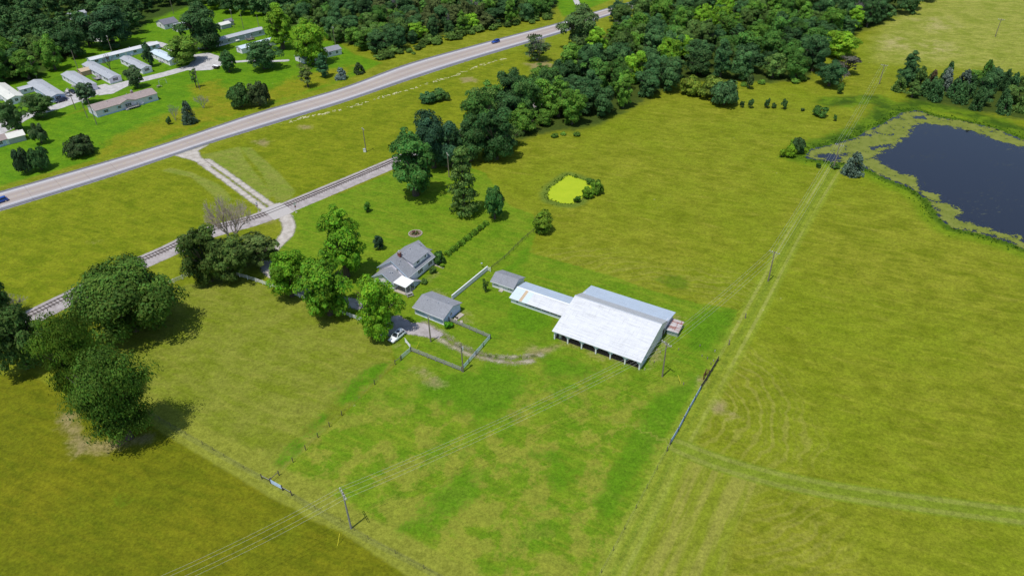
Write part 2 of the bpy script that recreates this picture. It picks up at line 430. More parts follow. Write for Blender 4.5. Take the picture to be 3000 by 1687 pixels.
RLO = resample(smooth_line(A(road_lo), 8), 160); RHI = smooth_line(A(road_hi), 30)
RHI = np.array([RHI[np.argmin(((RHI - q)**2).sum(1))] for q in RLO])
drive_a = [(548,437),(600,470),(660,515),(715,557),(770,595),(812,628),(832,668),(830,690),(800,725),(778,760),(800,800),(880,850),(1000,880),(1080,905),(1150,940),(1215,965),(1287,985)]
trk_up = [(1240,945),(1289,973),(1350,1013),(1405,1034),(1463,1046),(1526,1046),(1580,1040)]
trk_lo = [(1240,975),(1283,991),(1330,1016),(1376,1037),(1420,1049),(1495,1062),(1560,1056)]
rail_c = [(-200,1052),(0,968),(188,878),(348,796),(480,738),(596,684),(750,640.5),(866,595),(989,544),(1164,471),(1300,414),(1434,357),(1600,285)]
RAIL = smooth_line(A(rail_c), 8)
power_trk = smooth_line(A([(2480,440),(2438,505),(2330,680),(2240,850),(2180,960),(2110,1085),(2040,1210),(1985,1308),(1900,1480),(1790,1690)]), 5)
east_trk = smooth_line(A([(1985,1306),(2100,1352),(2250,1396),(2420,1432),(2600,1460),(2800,1487),(3000,1512),(3300,1545)]), 5)
sw_fence = smooth_line(A([(300,1120),(440,1212),(562,1286),(767,1400),(855,1450),(1018,1548),(1242,1665),(1400,1760)]), 3)

def axis(lo, hi, step, far):
    core = np.arange(lo, hi + .1, step)
    return np.concatenate([-np.array(far[::-1]) + lo, core, np.array(far) + hi])
gx = axis(-330., 320., 1.0, [6, 20, 60, 160, 500, 1500, 4500])
gy = axis(45., 560., 1.0, [6, 20, 60, 160, 500, 1500, 4500])
GX, GY = np.meshgrid(gx, gy); G = np.stack([GX.ravel(), GY.ravel()], 1)
gi = np.arange(len(G)).reshape(GX.shape)
gq = np.stack([gi[:-1,:-1].ravel(), gi[:-1,1:].ravel(), gi[1:,1:].ravel(), gi[1:,:-1].ravel()], 1)
ga = {}
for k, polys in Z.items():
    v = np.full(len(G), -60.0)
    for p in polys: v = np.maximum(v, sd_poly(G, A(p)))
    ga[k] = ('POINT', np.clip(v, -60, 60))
rd = sd_poly(G, SH)
sp = sd_poly(G, SPD)
ga['pond'] = ('POINT', np.clip(rd, -60, 60))
ga['spond'] = ('POINT', np.clip(sp, -60, 60))
swale = np.maximum(sd_line(G, A([(2430,300),(2560,290),(2600,310),(2570,360),(2500,395),(2440,415),(2370,440),(2340,455)]), 5.), sd_line(G, A([(2600,330),(2690,300),(2830,330),(3000,385),(3200,440)]), 4.5))
ga['swale'] = ('POINT', np.clip(swale, -60, 60))
ga['ln_power'] = ('POINT', np.clip(side_line(G, power_trk), -60, 60))
ga['ln_east'] = ('POINT', np.clip(side_line(G, east_trk), -60, 60))
ga['ln_fence'] = ('POINT', np.clip(side_line(G, sw_fence), -60, 60))
ga['ln_drive'] = ('POINT', np.clip(sd_line(G, smooth_line(A(drive_a), 4), 0.0), -60, 60))

def ground_mat():
    m = NT('ground_grass'); p = m.pos()
    nL = m.noise(p, .022, 4, .6, .4)
    nM = m.noise(p, .13, 5, .62, .3)
    nS = m.noise(p, .75, 8, .74)
    nF = m.noise(p, 2.6, 6, .78)
    rows = m.noise(m.mapping(p, math.radians(-32), (.05, .9, 1)), 1.0, 4, .6)      # drying swaths along the field's long side
    cross = m.noise(m.mapping(p, math.radians(-24), (.12, .55, 1)), 1.0, 5, .65, .5)
    edge = m.math('MULTIPLY', m.math('SUBTRACT', nM, .5), 7.0)
    edge2 = m.math('ADD', m.math('MULTIPLY', m.math('SUBTRACT', nS, .5), 3.0), m.math('MULTIPLY', m.math('SUBTRACT', nF, .5), 1.2))
    def mask(name, w=.6, amp=1.0, off=0.0):
        v = m.math('ADD', m.attr(name), m.math('MULTIPLY', m.math('ADD', edge2, m.math('MULTIPLY', edge, .25 if amp <= 1 else .9)), amp))
        return m.sm(m.math('ADD', v, off), -w, w)
    # tall pasture
    f1 = m.sm(m.math('ADD', m.math('MULTIPLY', nM, .5), m.math('MULTIPLY', cross, .5)), .36, .62)
    f2 = m.sm(m.math('ADD', m.math('MULTIPLY', nL, .6), m.math('MULTIPLY', nM, .4)), .40, .64)
    pas = m.mix(f1, (.124,.152,.005), (.205,.216,.016))
    pas = m.mix(m.math('MULTIPLY', f2, .55), pas, (.135,.195,.004))
    pas = m.mix(m.math('MULTIPLY', m.sm(cross, .58, .8), .55), pas, (.265,.25,.04))
    hay = m.math('MULTIPLY', mask('hay', 6, 1.5), ring_hay(m, p))
    pas = m.mix(m.math('MULTIPLY', hay, .36), pas, (.29,.265,.06))
    # the other grasses
    rwc = m.mix(f1, (.110,.148,.003), (.178,.202,.008))
    c = m.mix(mask('rw', .8), pas, rwc)
    farc = m.mix(f1, (.16,.195,.018), (.26,.265,.05)); farc = m.mix(m.math('MULTIPLY', mask('fardirt', 8, 3.0, -1), m.sm(nM, .38, .6)), farc, (.31,.28,.10))
    c = m.mix(mask('far', 8, 2), c, farc)
    parkc = m.mix(f1, (.070,.170,.004), (.110,.215,.005)); parky = m.mix(f1, (.13,.175,.004), (.20,.20,.010))
    parkc = m.mix(mask('park_y', 4, 2.0), parkc, parky)
    c = m.mix(mask('park', 1.5), c, parkc)
    swc = m.mix(f1, (.098,.116,.003), (.162,.158,.006)); swc = m.mix(m.math('MULTIPLY', f2, .6), swc, (.080,.120,.003))
    # mown farm lawn: green ground, dry pale blotches, strong lush patches
    lawn = m.mix(f1, (.090,.178,.005), (.140,.207,.010))
    lawn = m.mix(m.math('MULTIPLY', m.sm(rows, .5, .7), .4), lawn, (.21,.235,.018))
    dryf = m.math('MULTIPLY', m.sm(m.math('ADD', m.noise(p, .16, 6, .66, .2), m.math('MULTIPLY', nL, .5)), .70, .80), m.sm(p_y(m, p), 140, 100))
    lawn = m.mix(m.math('MULTIPLY', dryf, .55), lawn, (.245,.23,.034))
    lush0 = m.math('MULTIPLY', m.sm(m.noise(p, .10, 7, .66, .3), .555, .60), m.sm(p_y(m, p), 150, 105))
    lushf = m.math('MAXIMUM', m.math('MULTIPLY', lush0, .58), mask('lush', 1.5, 2.0, -.4))
    lushc = m.mix(nS, (.055,.150,.003), (.092,.195,.005))
    lawn = m.mix(m.math('MULTIPLY', lushf, .72), lawn, lushc)
    c = m.mix(mask('farm', .5, .7), c, lawn)
    west = m.mix(f1, (.136,.172,.010), (.186,.206,.026)); west = m.mix(m.math('MULTIPLY', m.sm(cross, .55,.75), .5), west, (.225,.22,.03))
    west = m.mix(mask('lush', 1.5, 2.0, -.4), west, lushc)
    c = m.mix(mask('west', .5, .7), c, west)
    strip = m.mix(nS, (.165,.19,.014), (.225,.235,.035))
    c = m.mix(m.sm(m.math('ABSOLUTE', m.math('ADD', m.attr('ln_fence'), m.math('MULTIPLY', edge2, .4))), 4.6, 3.4), c, strip)
    c = m.mix(mask('sw', .4, .6), c, swc)
    palec = m.mix(m.sm(m.noise(m.mapping(p, math.radians(59), (.035,.42,1)), 1, 4, .6), .4, .62), (.165,.20,.012), (.225,.228,.036))
    c = m.mix(mask('pale', 1.0), c, palec)
    c = m.mix(mask('mow', .6, .6), c, m.mix(f1, (.14,.195,.016), (.195,.215,.035)))
    c = m.mix(mask('lush', 1.5, 2.0, -.4), c, m.mix(.3, c, lushc))
    c = m.mix(m.math('MULTIPLY', mask('dark', 1.6, 2.2, -.8), .75), c, (.075,.135,.004))
    # power-line track: pale mown lanes with a darker weedy middle
    d = m.math('ADD', m.attr('ln_power'), m.math('MULTIPLY', edge2, .18)); ad = m.math('ABSOLUTE', d)
    c = m.mix(m.math('MULTIPLY', m.sm(ad, 3.6, 2.4), m.math('MULTIPLY_ADD', nM, .5, .3)), c, m.mix(nS, (.15,.225,.010), (.22,.255,.03)))
    c = m.mix(m.math('MULTIPLY', m.sm(m.math('ABSOLUTE', m.math('SUBTRACT', ad, 1.7)), .6, .2), m.math('MULTIPLY', m.sm(nL, .35, .6), .55)), c, (.28,.29,.07))
    c = m.mix(m.math('MULTIPLY', m.sm(ad, .8, .35), m.math('MULTIPLY', m.sm(nF, .45, .62), .8)), c, (.075,.13,.01))
    d = m.math('ADD', m.attr('ln_east'), m.math('MULTIPLY', edge2, .15)); ad = m.math('ABSOLUTE', d)
    c = m.mix(m.math('MULTIPLY', m.sm(ad, 2.6, 2.0), .8), c, (.145,.20,.015))
    c = m.mix(m.math('MULTIPLY', m.sm(m.math('ABSOLUTE', m.math('SUBTRACT', ad, 1.35)), .75, .3), m.math('MULTIPLY_ADD', nM, .5, .2)), c, (.235,.245,.055))
    # weeds along fence bottoms
    c = m.mix(m.math('MULTIPLY', m.sm(m.math('ABSOLUTE', m.attr('ln_fence')), .8, .3), .4), c, (.15,.165,.045))
    # wet margins, forest floor, bare soil
    reedc = m.mix(nS, (.025,.065,.004), (.075,.135,.006))
    pm = m.math('ADD', m.attr('pond'), m.math('MULTIPLY', edge2, .7))
    c = m.mix(m.math('MULTIPLY', m.sm(pm, -8, -3.5), .6), c, (.11,.20,.004))
    c = m.mix(m.math('MULTIPLY', m.sm(pm, -3.4, -1.4), .92), c, reedc)
    c = m.mix(m.math('MULTIPLY', mask('swale', 2.0, 2.0), .9), c, m.mix(m.sm(nM, .4, .6), (.028,.070,.004), (.095,.165,.006)))
    pm = m.math('ADD', m.attr('spond'), m.math('MULTIPLY', edge2, .6))
    c = m.mix(m.math('MULTIPLY', m.sm(pm, -4.6, -2.2), .8), c, m.mix(nS, (.075,.135,.012), (.13,.18,.03)))
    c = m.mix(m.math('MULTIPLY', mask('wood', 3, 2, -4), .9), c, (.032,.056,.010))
    c = m.mix(m.math('MULTIPLY', mask('dirt', 1.6, 1.6, -.5), .72), c, m.mix(nF, (.19,.145,.06), (.33,.26,.14)))
    # tufts and scattered specks
    tuft = m.math('ADD', m.math('MULTIPLY', nF, .55), m.math('MULTIPLY', nS, .45))
    c = m.mul(c, m.sm(tuft, .28, .64, .72, 1.22))
    mott = m.noise(m.mapping(p, .3, (1,1.4,1)), .33, 5, .68, .4)
    c = m.mul(c, m.sm(mott, .30, .68, .90, 1.14))
    grain = m.noise(p, 1.5, 6, .82)
    c = m.mul(c, m.sm(grain, .33, .66, .86, 1.18))
    spk = m.sm(m.n("TexVoronoi", Vector=p, Scale=.35).outputs[0], .10, .04)
    c = m.mix(m.math('MULTIPLY', m.math('MULTIPLY', spk, m.sm(nM, .5, .62)), .65), c, (.05,.09,.006))
    wht = m.sm(m.n("TexVoronoi", Vector=m.mapping(p, 1.0), Scale=.11).outputs[0], .045, .02)
    c = m.mix(m.math('MULTIPLY', wht, m.math('MULTIPLY', m.sm(nL, .5, .6), .6)), c, (.45,.42,.20))
    hgt = m.math('ADD', m.math('MULTIPLY', nF, .5), m.math('ADD', nS, m.math('MULTIPLY', cross, 1.2)))
    m.bsdf(c, .9, m.bump(hgt, .5, .32), 0, .1)
    return m.mat
def ring_hay(m, p):
    # swaths left by a mower turning round the field corner
    c0 = P(1985, 1180)
    d = m.n("VectorMath", {"operation": 'DISTANCE'}); m.put(d.inputs[0], p); d.inputs[1].default_value = c0
    r = m.math('ADD', d.outputs["Value"], m.math('MULTIPLY', m.noise(p, .12, 3, .5), 7.0))
    ring = m.math('SINE', m.math('MULTIPLY', r, 4.3)); ring2 = m.math('SINE', m.math('MULTIPLY', r, 2.2))
    return m.sm(m.math('ADD', m.math('ADD', m.math('MULTIPLY', ring, .3), m.math('MULTIPLY', ring2, .3)), m.math('MULTIPLY', m.noise(p, .5, 6, .7), 1.6)), .55, 1.35)
def p_y(m, p):
    return m.n("SeparateXYZ", Vector=p).outputs[1]
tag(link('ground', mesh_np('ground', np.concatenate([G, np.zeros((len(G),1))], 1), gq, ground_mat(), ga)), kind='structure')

# ------------------------------------------------------------------ roads, gravel, rails, water
def strip(name, lo, hi, z, mat):
    n = len(lo); V = []; u = []; s = []
    L = 0
    for i in range(n):
        if i: L += np.linalg.norm((lo[i]+hi[i])/2 - (lo[i-1]+hi[i-1])/2)
        w = np.linalg.norm(hi[i]-lo[i])
        for k in range(9):
            q = lo[i] + (hi[i]-lo[i])*k/8; V.append((q[0], q[1], z)); u.append(k/8); s.append(L)
    Fq = [(i*9+k, (i+1)*9+k, (i+1)*9+k+1, i*9+k+1) for i in range(n-1) for k in range(8)]
    o = link(name, mesh_np(name, V, [f[::-1] for f in Fq], mat, {"u": ('POINT', u), "s": ('POINT', s)}))
    return tag(o, kind='structure')
def road_mat():
    m = NT('highway_paving'); p = m.pos(); u = m.attr('u'); s = m.attr('s')
    nb = m.noise(p, 1.2, 4, .6); nf = m.noise(p, 9, 3, .6); nl = m.noise(p, .06, 3, .5)
    un = m.math('ADD', u, m.math('MULTIPLY', m.math('SUBTRACT', nb, .5), .018))
    rp = m.n("ValToRGB", Fac=un); cr = rp.color_ramp
    stops = [(0.0,(.33,.32,.33)),(.03,(.34,.335,.36)),(.045,(.12,.12,.14)),(.075,(.15,.15,.17)),(.09,(.34,.34,.37)),(.105,(.16,.16,.185)),(.145,(.22,.22,.24)),(.165,(.45,.44,.47)),(.235,(.52,.505,.53)),(.26,(.50,.45,.43)),(.40,(.43,.355,.315)),(.53,(.50,.44,.40)),(.66,(.43,.355,.315)),(.80,(.50,.455,.44)),(.83,(.55,.53,.545)),(.89,(.50,.49,.51)),(.915,(.19,.185,.21)),(.965,(.17,.165,.19)),(1.0,(.36,.33,.31))]
    while len(cr.elements) < len(stops): cr.elements.new(.5)
    for e, (ps, cl) in zip(cr.elements, stops): e.position = ps; e.color = (*cl, 1)
    j = m.math('FRACT', m.math('MULTIPLY', s, 1/9.0)); j = m.math('MULTIPLY', m.sm(j, .022, .008), .22)
    f = m.math('ADD', m.math('MULTIPLY', nb, .14), m.math('MULTIPLY', nf, .14)); f = m.math('ADD', f, m.math('MULTIPLY_ADD', nl, .2, .60))
    c = m.mul(rp.outputs[0], m.math('SUBTRACT', f, j))
    e = m.math('MINIMUM', u, m.math('SUBTRACT', 1.0, u)); e = m.math('ADD', m.math('MULTIPLY', e, 14.0), m.math('MULTIPLY', m.math('SUBTRACT', m.noise(p, .8, 4, .7), .5), 1.3))
    m.bsdf(c, .9, m.bump(nf, .1, .02), 0, .2, m.sm(e, .05, .22))
    return m.mat
strip('highway', RLO, RHI, .02, road_mat())
plain('road_paint', (.74,.73,.70), .7, .3, 1.0)
plain('road_paint_yellow', (.62,.47,.16), .7, .4, 1.0)
def line_mark(name, fr, w, mat, dash=None):
    c = RLO + (RHI-RLO)*fr; d = (RHI-RLO); d /= np.linalg.norm(d, axis=1)[:,None]
    a, b = c - d*w/2, c + d*w/2; V = []; Fq = []
    for i in range(len(c)-1):
        n = 6
        for k in range(n):
            if dash and ((i*n+k) % dash[1]) >= dash[0]: continue
            q0, q1 = k/n, (k+1)/n; b0 = len(V)
            for (o, h) in ((a,q0),(a,q1),(b,q1),(b,q0)):
                x = o[i] + (o[i+1]-o[i])*h; V.append((x[0],x[1],.026))
            Fq.append((b0+3,b0+2,b0+1,b0))
    tag(link(name, mesh_np(name, V, Fq, M[mat])), kind='structure')
line_mark('edge_line', .232, .16, 'road_paint'); line_mark('edge_line', .822, .16, 'road_paint')
line_mark('centre_line', .527, .12, 'road_paint_yellow', (2, 6))

def gravel(name, col, col2, wet=.0, soft=.5, amp=1.2):
    m = NT(name); p = m.pos(); sd = m.attr('sd')
    n1 = m.noise(p, .5, 4, .6); n2 = m.noise(p, 2.4, 4, .65); n3 = m.noise(p, 11, 2, .7)
    c = m.mix(m.sm(n1, .35, .65), col, col2)
    c = m.mul(c, m.math('ADD', m.math('MULTIPLY', n3, .5), m.math('MULTIPLY_ADD', n2, .5, .5)))
    e = m.math('ADD', sd, m.math('MULTIPLY', m.math('ADD', m.math('SUBTRACT', n2, .5), m.math('MULTIPLY', m.math('SUBTRACT', n1, .5), .8)), amp))
    m.bsdf(c, .95, m.bump(n3, .5, .05), 0, .1, m.sm(e, -soft, soft))
    M[name] = m.mat; return m.mat
gravel('gravel_white', (.40,.36,.31), (.52,.475,.425))
gravel('gravel_lilac', (.33,.295,.285), (.43,.39,.38), soft=.3)
gravel('gravel_park', (.42,.405,.395), (.54,.52,.51), soft=.3, amp=.7)
gravel('gravel_thin', (.33,.28,.17), (.46,.41,.30), soft=.9, amp=2.6)
def tracks(name, c, gauge, w, z, mat, grow=0):
    side = side_line
    c = smooth_line(A(c), 6)
    tag(sheet(name, lambda q: np.where(sd_line(q, c, 0) > -6, w - np.abs(np.abs(side_line(q, c)) - gauge), -6), bbox_of(c), .35, z, mat, 1.2))
# driveway: two wheel lanes from the highway to the crossing, then one lane round the bend and on to the yard
tracks('driveway', [(600,474),(655,512),(715,556),(765,592),(800,617)], 1.35, .95, .012, M['gravel_white'])
tag(sheet('driveway_mouth', lambda q: np.maximum(sd_poly(q, A([(512,456),(560,440),(612,424),(580,442),(590,462),(625,487),(600,488),(565,470)])), sd_poly(q, A([(775,612),(808,596),(845,600),(850,618),(838,640),(812,628),(790,640),(755,648),(750,630)]))), bbox_of(A([(500,420),(860,660)]), 6), .5, .014, M['gravel_white']))
bend = smooth_line(A([(818,612),(838,640),(846,665),(838,690),(812,716),(788,742),(780,775),(810,808),(880,850),(960,872),(1060,895)]), 6)
tag(sheet('driveway', lambda q: sd_line(q, bend, 1.9), bbox_of(bend), .5, .016, M['gravel_white']))
yard = [A([(1040,885),(1075,890),(1110,930),(1170,925),(1205,945),(1240,945),(1300,978),(1285,992),(1240,985),(1195,978),(1180,975),(1140,985),(1110,960),(1060,910)])]
tag(sheet('yard_gravel', lambda q: sd_poly(q, yard[0]), bbox_of(yard[0]), .5, .018, M['gravel_lilac']))
for tk in (trk_up, trk_lo):
    tl = smooth_line(A(tk), 6)
    tag(sheet('wheel_track', lambda q: sd_line(q, tl, .42), bbox_of(tl), .35, .010, M['gravel_thin'], 1.4))
park_rd = smooth_line(A([(-60,412),(10,380),(75,342),(165,314),(232,290),(300,264),(372,244),(470,221),(560,196),(610,182),(650,172)]), 6)
park_bits = [A([(545,205),(575,160),(610,155),(650,168),(655,190),(620,205),(570,208)]), A([(285,258),(282,252),(310,246),(330,256),(360,252),(400,240),(330,275),(290,280)]), A([(180,285),(196,258),(222,275),(232,292),(205,300)]), A([(-10,366),(30,330),(60,340),(20,385)])]
park_arm = smooth_line(A([(580,170),(530,155),(470,130),(440,126)]), 5); park_arm2 = smooth_line(A([(640,184),(700,181),(740,178),(790,180),(840,178)]), 5)
wood_rd = smooth_line(A([(150,68),(205,74),(240,78),(262,112),(300,118)]), 5)
tag(sheet('park_road', lambda q: np.maximum.reduce([sd_line(q, park_rd, 3.2), sd_line(q, park_arm, 2.2), sd_line(q, park_arm2, 1.4), sd_line(q, wood_rd, 3.0)] + [sd_poly(q, b) for b in park_bits]), (-330, -95, 225, 440), .7, .012, M['gravel_park']))
lane = smooth_line(A([(1670,-30),(1684,-5),(1693,14)]), 4)
tag(sheet('side_lane', lambda q: sd_line(q, lane, 1.6), bbox_of(lane), .7, .012, M['gravel_park']))

# railway on its ballast bank
def railway():
    n = len(RAIL); d = np.gradient(RAIL, axis=0); d /= np.linalg.norm(d, axis=1)[:,None]; nr = np.stack([-d[:,1], d[:,0]], 1)
    prof = [(-4.3,.0),(-3.9,.03),(-1.9,.42),(1.8,.42),(3.0,.05),(3.3,.0)]
    V = []; sd = []
    for i in range(n):
        for o, z in prof:
            q = RAIL[i] + nr[i]*o; V.append((q[0],q[1],z+.008)); sd.append(min(4.3+o, 3.3-o))
    k = len(prof)
    Fq = [(i*k+j, (i+1)*k+j, (i+1)*k+j+1, i*k+j+1) for i in range(n-1) for j in range(k-1)]
    tag(link('railway_ballast', mesh_np('ballast', V, [f[::-1] for f in Fq], M['gravel_lilac'], {"sd": ('POINT', sd)})), kind='structure')
    rw = thing('railway_track', 'single railway track with two rusty rails on dark sleepers over pale ballast', 'railway track')
    for off in (-.76, .76):
        b = MB()
        for i in range(n-1):
            p, q = RAIL[i]+nr[i]*off, RAIL[i+1]+nr[i+1]*off
            b.beam((p[0],p[1],.66), (q[0],q[1],.66), .10, .15)
        b.build('rail', M['steel_rail'], rw)
    b = MB(); acc = 0; rr = random.Random(3)
    for i in range(n-1):
        L = np.linalg.norm(RAIL[i+1]-RAIL[i]); m0 = 0
        while acc < L:
            p = RAIL[i] + d[i]*acc; x = Vector((p[0],p[1],.49))
            h = 1.25 + rr.uniform(-.08,.12)
            b.obox(x + Vector((nr[i][0],nr[i][1],0))*rr.uniform(-.1,.1), (nr[i][0],nr[i][1],0), (-d[i][0],-d[i][1],0), (0,0,1), h, .12, .055)
            acc += .95
        acc -= L
    tag(b.build('sleepers', M['tie_wood'], rw), kind='stuff')
    # planked crossing where the driveway passes
    cx = P(812, 615); i = int(np.argmin(((RAIL - np.array(cx[:2]))**2).sum(1)))
    tg, nv = Vector((d[i][0],d[i][1],0)), Vector((nr[i][0],nr[i][1],0)); c = Vector((RAIL[i][0],RAIL[i][1],0))
    pts = []
    b = MB()
    for o0, o1 in ((-4.6,-.86),(-.66,.66),(.86,4.0)):
        h0 = .03 if o0 < -4 else .66; h1 = .03 if o1 > 3 else .66
        q = [c + tg*(-3.4) + nv*o0 + Vector((0,0,h0)), c + tg*3.4 + nv*o0 + Vector((0,0,h0)), c + tg*3.4 + nv*o1 + Vector((0,0,h1)), c - tg*3.4 + nv*o1 + Vector((0,0,h1))]
        b.slab(q, .3)
    plain('crossing_gravel', (.46,.43,.41), .95, .3, 3)
    tag(b.build('rail_crossing', M['crossing_gravel']), kind='structure')
railway()

def water_mat():
    m = NT('pond_water'); p = m.pos()
    n = m.noise(p, 1.1, 3, .6); n2 = m.noise(p, 5, 2, .5)
    m.bsdf((.015,.017,.027), .045, m.bump(m.math('ADD', n, m.math('MULTIPLY', n2, .35)), .05, .04), 0, .8)
    return m.mat
def algae_mat(name, c0, c1, holes):
    m = NT(name); p = m.pos(); sd = m.attr('sd')
    n1 = m.noise(p, .30, 5, .65, .3); n2 = m.noise(p, 1.4, 4, .65); n3 = m.noise(p, 6, 2, .6)
    c = m.mix(m.sm(n1, .3, .7), c0, c1); c = m.mul(c, m.math('MULTIPLY_ADD', n3, .45, .78))
    e = m.math('ADD', sd, m.math('MULTIPLY', m.math('ADD', m.math('SUBTRACT', n1, .5), m.math('MULTIPLY', m.math('SUBTRACT', n2, .5), .6)), 9.0 if holes else .8))
    al = m.sm(e, -.25, .25)
    if holes: al = m.math('MULTIPLY', al, m.sm(m.math('ADD', m.math('MULTIPLY', n1, .8), m.math('MULTIPLY', n2, .6)), .555, .60))
    m.bsdf(c, .7, m.bump(n2, .2, .05), 0, .2, al)
    return m.mat
tag(sheet('pond_water', lambda q: sd_poly(q, SH)-.6, (100, 330, 165, 340), 1.0, .012, water_mat(), 0.0))
wb = [A(b) for b in water_bits]
tag(sheet('pond_algae', lambda q: np.minimum(sd_poly(q, SH)-.6, -np.maximum.reduce([sd_poly(q, WI)] + [sd_poly(q, b) for b in wb])), (100, 330, 165, 340), .8, .030, algae_mat('pond_algae', (.135,.168,.016), (.20,.222,.040), True), 1.6), kind='stuff')
tag(sheet('floating_weed', lambda q: sd_poly(q, WI)-1.0, (120, 330, 165, 330), 1.5, .040, None, .5), kind='stuff')
def weed_mat():
    m = NT('floating_weed'); p = m.pos()
    n1 = m.noise(p, .05, 3, .5); n2 = m.noise(m.mapping(p, .2, (.35,1.2,1)), 1.2, 3, .6)
    al = m.math('MULTIPLY', m.sm(n2, .60, .68), m.sm(n1, .50, .62))
    m.bsdf((.20,.22,.14), .7, None, 0, .2, m.math('MULTIPLY', al, .30))
    return m.mat
bpy.data.objects['floating_weed'].data.materials.append(weed_mat())
tag(sheet('duckweed_pond', lambda q: sd_poly(q, SPD)+1.0, bbox_of(SPD), .4, .020, algae_mat('duckweed', (.34,.44,.014), (.39,.48,.018), False), 1.0))

# ------------------------------------------------------------------ buildings
def ang_of(p0, p1): return math.atan2(p1[1]-p0[1], p1[0]-p0[0])
def window(par, c, a, w, h, mull=1, rail=True, frame='white_paint', name='window', shutters=None):
    """pane with a frame; a = heading of the wall's outward normal"""
    nx, ny = math.cos(a), math.sin(a); tx, ty = -ny, nx
    X, N, Zv = Vector((tx,ty,0)), Vector((nx,ny,0)), Vector((0,0,1)); c = Vector(c)
    pane = MB().obox(c + N*.015, X, N, Zv, w/2, .02, h/2).build(name, M['glass_dark'], par)
    f = MB(); b = .07
    for s in (-1, 1):
        f.obox(c + X*s*(w/2+b/2) + N*.03, X, N, Zv, b/2, .045, h/2+b)
        f.obox(c + Zv*s*(h/2+b/2) + N*.031, X, N, Zv, w/2, .045, b/2)
    for i in range(1, mull+1): f.obox(c + X*(-w/2 + w*i/(mull+1)) + N*.029, X, N, Zv, b/2, .04, h/2)
    if rail: f.obox(c + N*.027, X, N, Zv, w/2, .036, .025)
    f.build('frame', M[frame], pane)
    if shutters:
        for s in (-1, 1):
            MB().obox(c + X*s*(w/2+b+.2) + N*.02, X, N, Zv, .18, .03, h/2+.05).build('shutter', M[shutters], par)
    return pane
def door(par, c, a, w, h, mat='white_paint', name='door'):
    nx, ny = math.cos(a), math.sin(a); X, N, Zv = Vector((-ny,nx,0)), Vector((nx,ny,0)), Vector((0,0,1)); c = Vector(c)
    d = MB().obox(c + N*.03 + Zv*h/2, X, N, Zv, w/2, .04, h/2).build(name, M[mat], par)
    MB().obox(c + N*.09 + X*w*.36 + Zv*h*.48, X, N, Zv, .05, .03, .05).build('handle', M['chrome'], d)
    return d
def wall_shell(par, L, D, ev, rz, ry, mat, ev2=None, name='wall', sides=None):
    ev2 = ev if ev2 is None else ev2
    b = MB().prism([(0,0),(D,0),(D,ev2-.02),(ry,rz-.06),(0,ev-.02)], 0, L)
    return b.build(name, mat, par)
def roof(par, L, prof, mats, over=.3, th=.14, name='roof', ridge=None):
    """prof: list of (y,z) from front eave over the ridge to the rear eave; each slope a part"""
    out = []
    for i in range(len(prof)-1):
        (y0,z0),(y1,z1) = prof[i], prof[i+1]
        b = MB().slab([(-over,y0,z0),(L+over,y0,z0),(L+over,y1,z1),(-over,y1,z1)], th)
        out.append(b.build(name, mats[i], par))
    return out
def vents(par, pts, mat='galv'):
    for x, y, z in pts: MB().tube([(x,y,z-.15),(x,y,z+.3)], [.09,.09], 7).tube([(x,y,z+.28),(x,y,z+.36)], [.17,.15], 7).build('roof_vent', M[mat], par)
FASC = 'white_paint'
def fascia(par, L, y, z, over=.3, side=-1):
    MB().box(-over, L+over, y-(.04 if side<0 else 0), y+(.0 if side<0 else .04), z-.24, z-.005).build('fascia', M[FASC], par)

# big open-fronted barn ------------------------------------------------
pF, pR = P(1420+.24087*845, 760+.24087*960), P(1420+.24087*1880, 760+.24087*1335)
barn_ang = ang_of(pF, pR)
bn = thing('open_barn', 'largest barn with wide white metal roof and six open bays along its front', 'barn', pF, barn_ang)
BL, BD = 21.9, 19.9
B_RY, B_RZ, B_KY, B_KZ, B_EF, B_ER = 11.2, 5.55, 14.9, 3.9, 2.55, 2.9
def gable_panel(b, x0, x1):
    b.prism([(.0,0),(BD,0),(BD,B_ER-.12),(B_KY,B_KZ-.13),(B_RY,B_RZ-.16),(.0,B_EF+.02)], x0, x1)
gable_panel(w1 := MB(), BL-.15, BL); w1.build('side_wall', M['barn_steel_side'], bn)
gable_panel(w2 := MB(), 0, .15); w2.build('side_wall', M['barn_steel_side'], bn)
MB().box(.15, BL-.15, BD-.15, BD-.001, 0, B_ER-.14).build('back_wall', M['barn_steel'], bn)
MB().box(.16, BL-.16, .3, BD-.16, -.02, .05).build('dirt_floor', M['soil'], bn)
roof(bn, BL, [(-.45,B_EF-.02),(B_RY,B_RZ)], [M['roof_white']], .35, .12)
roof(bn, BL, [(B_RY+.003,B_RZ-.002),(B_KY,B_KZ)], [M['roof_greygalv']], .35, .12)
roof(bn, BL, [(B_KY-.4,B_KZ-.10),(BD+.5,B_ER-.12)], [M['roof_galv']], .4, .12)
MB().slab([(-.36,B_RY-.25,B_RZ-.02),(BL+.36,B_RY-.25,B_RZ-.02),(BL+.36,B_RY+.0,B_RZ+.05),(-.36,B_RY,B_RZ+.05)], .05).slab([(-.36,B_RY,B_RZ+.05),(BL+.36,B_RY,B_RZ+.05),(BL+.36,B_RY+.25,B_RZ-.06),(-.36,B_RY+.25,B_RZ-.06)], .05).build('ridge_cap', M['galv'], bn)
MB().box(-.05, BL+.05, -.1, .1, B_EF-.42, B_EF-.14).build('header_beam', M['bluegrey_paint'], bn)
nb = 6
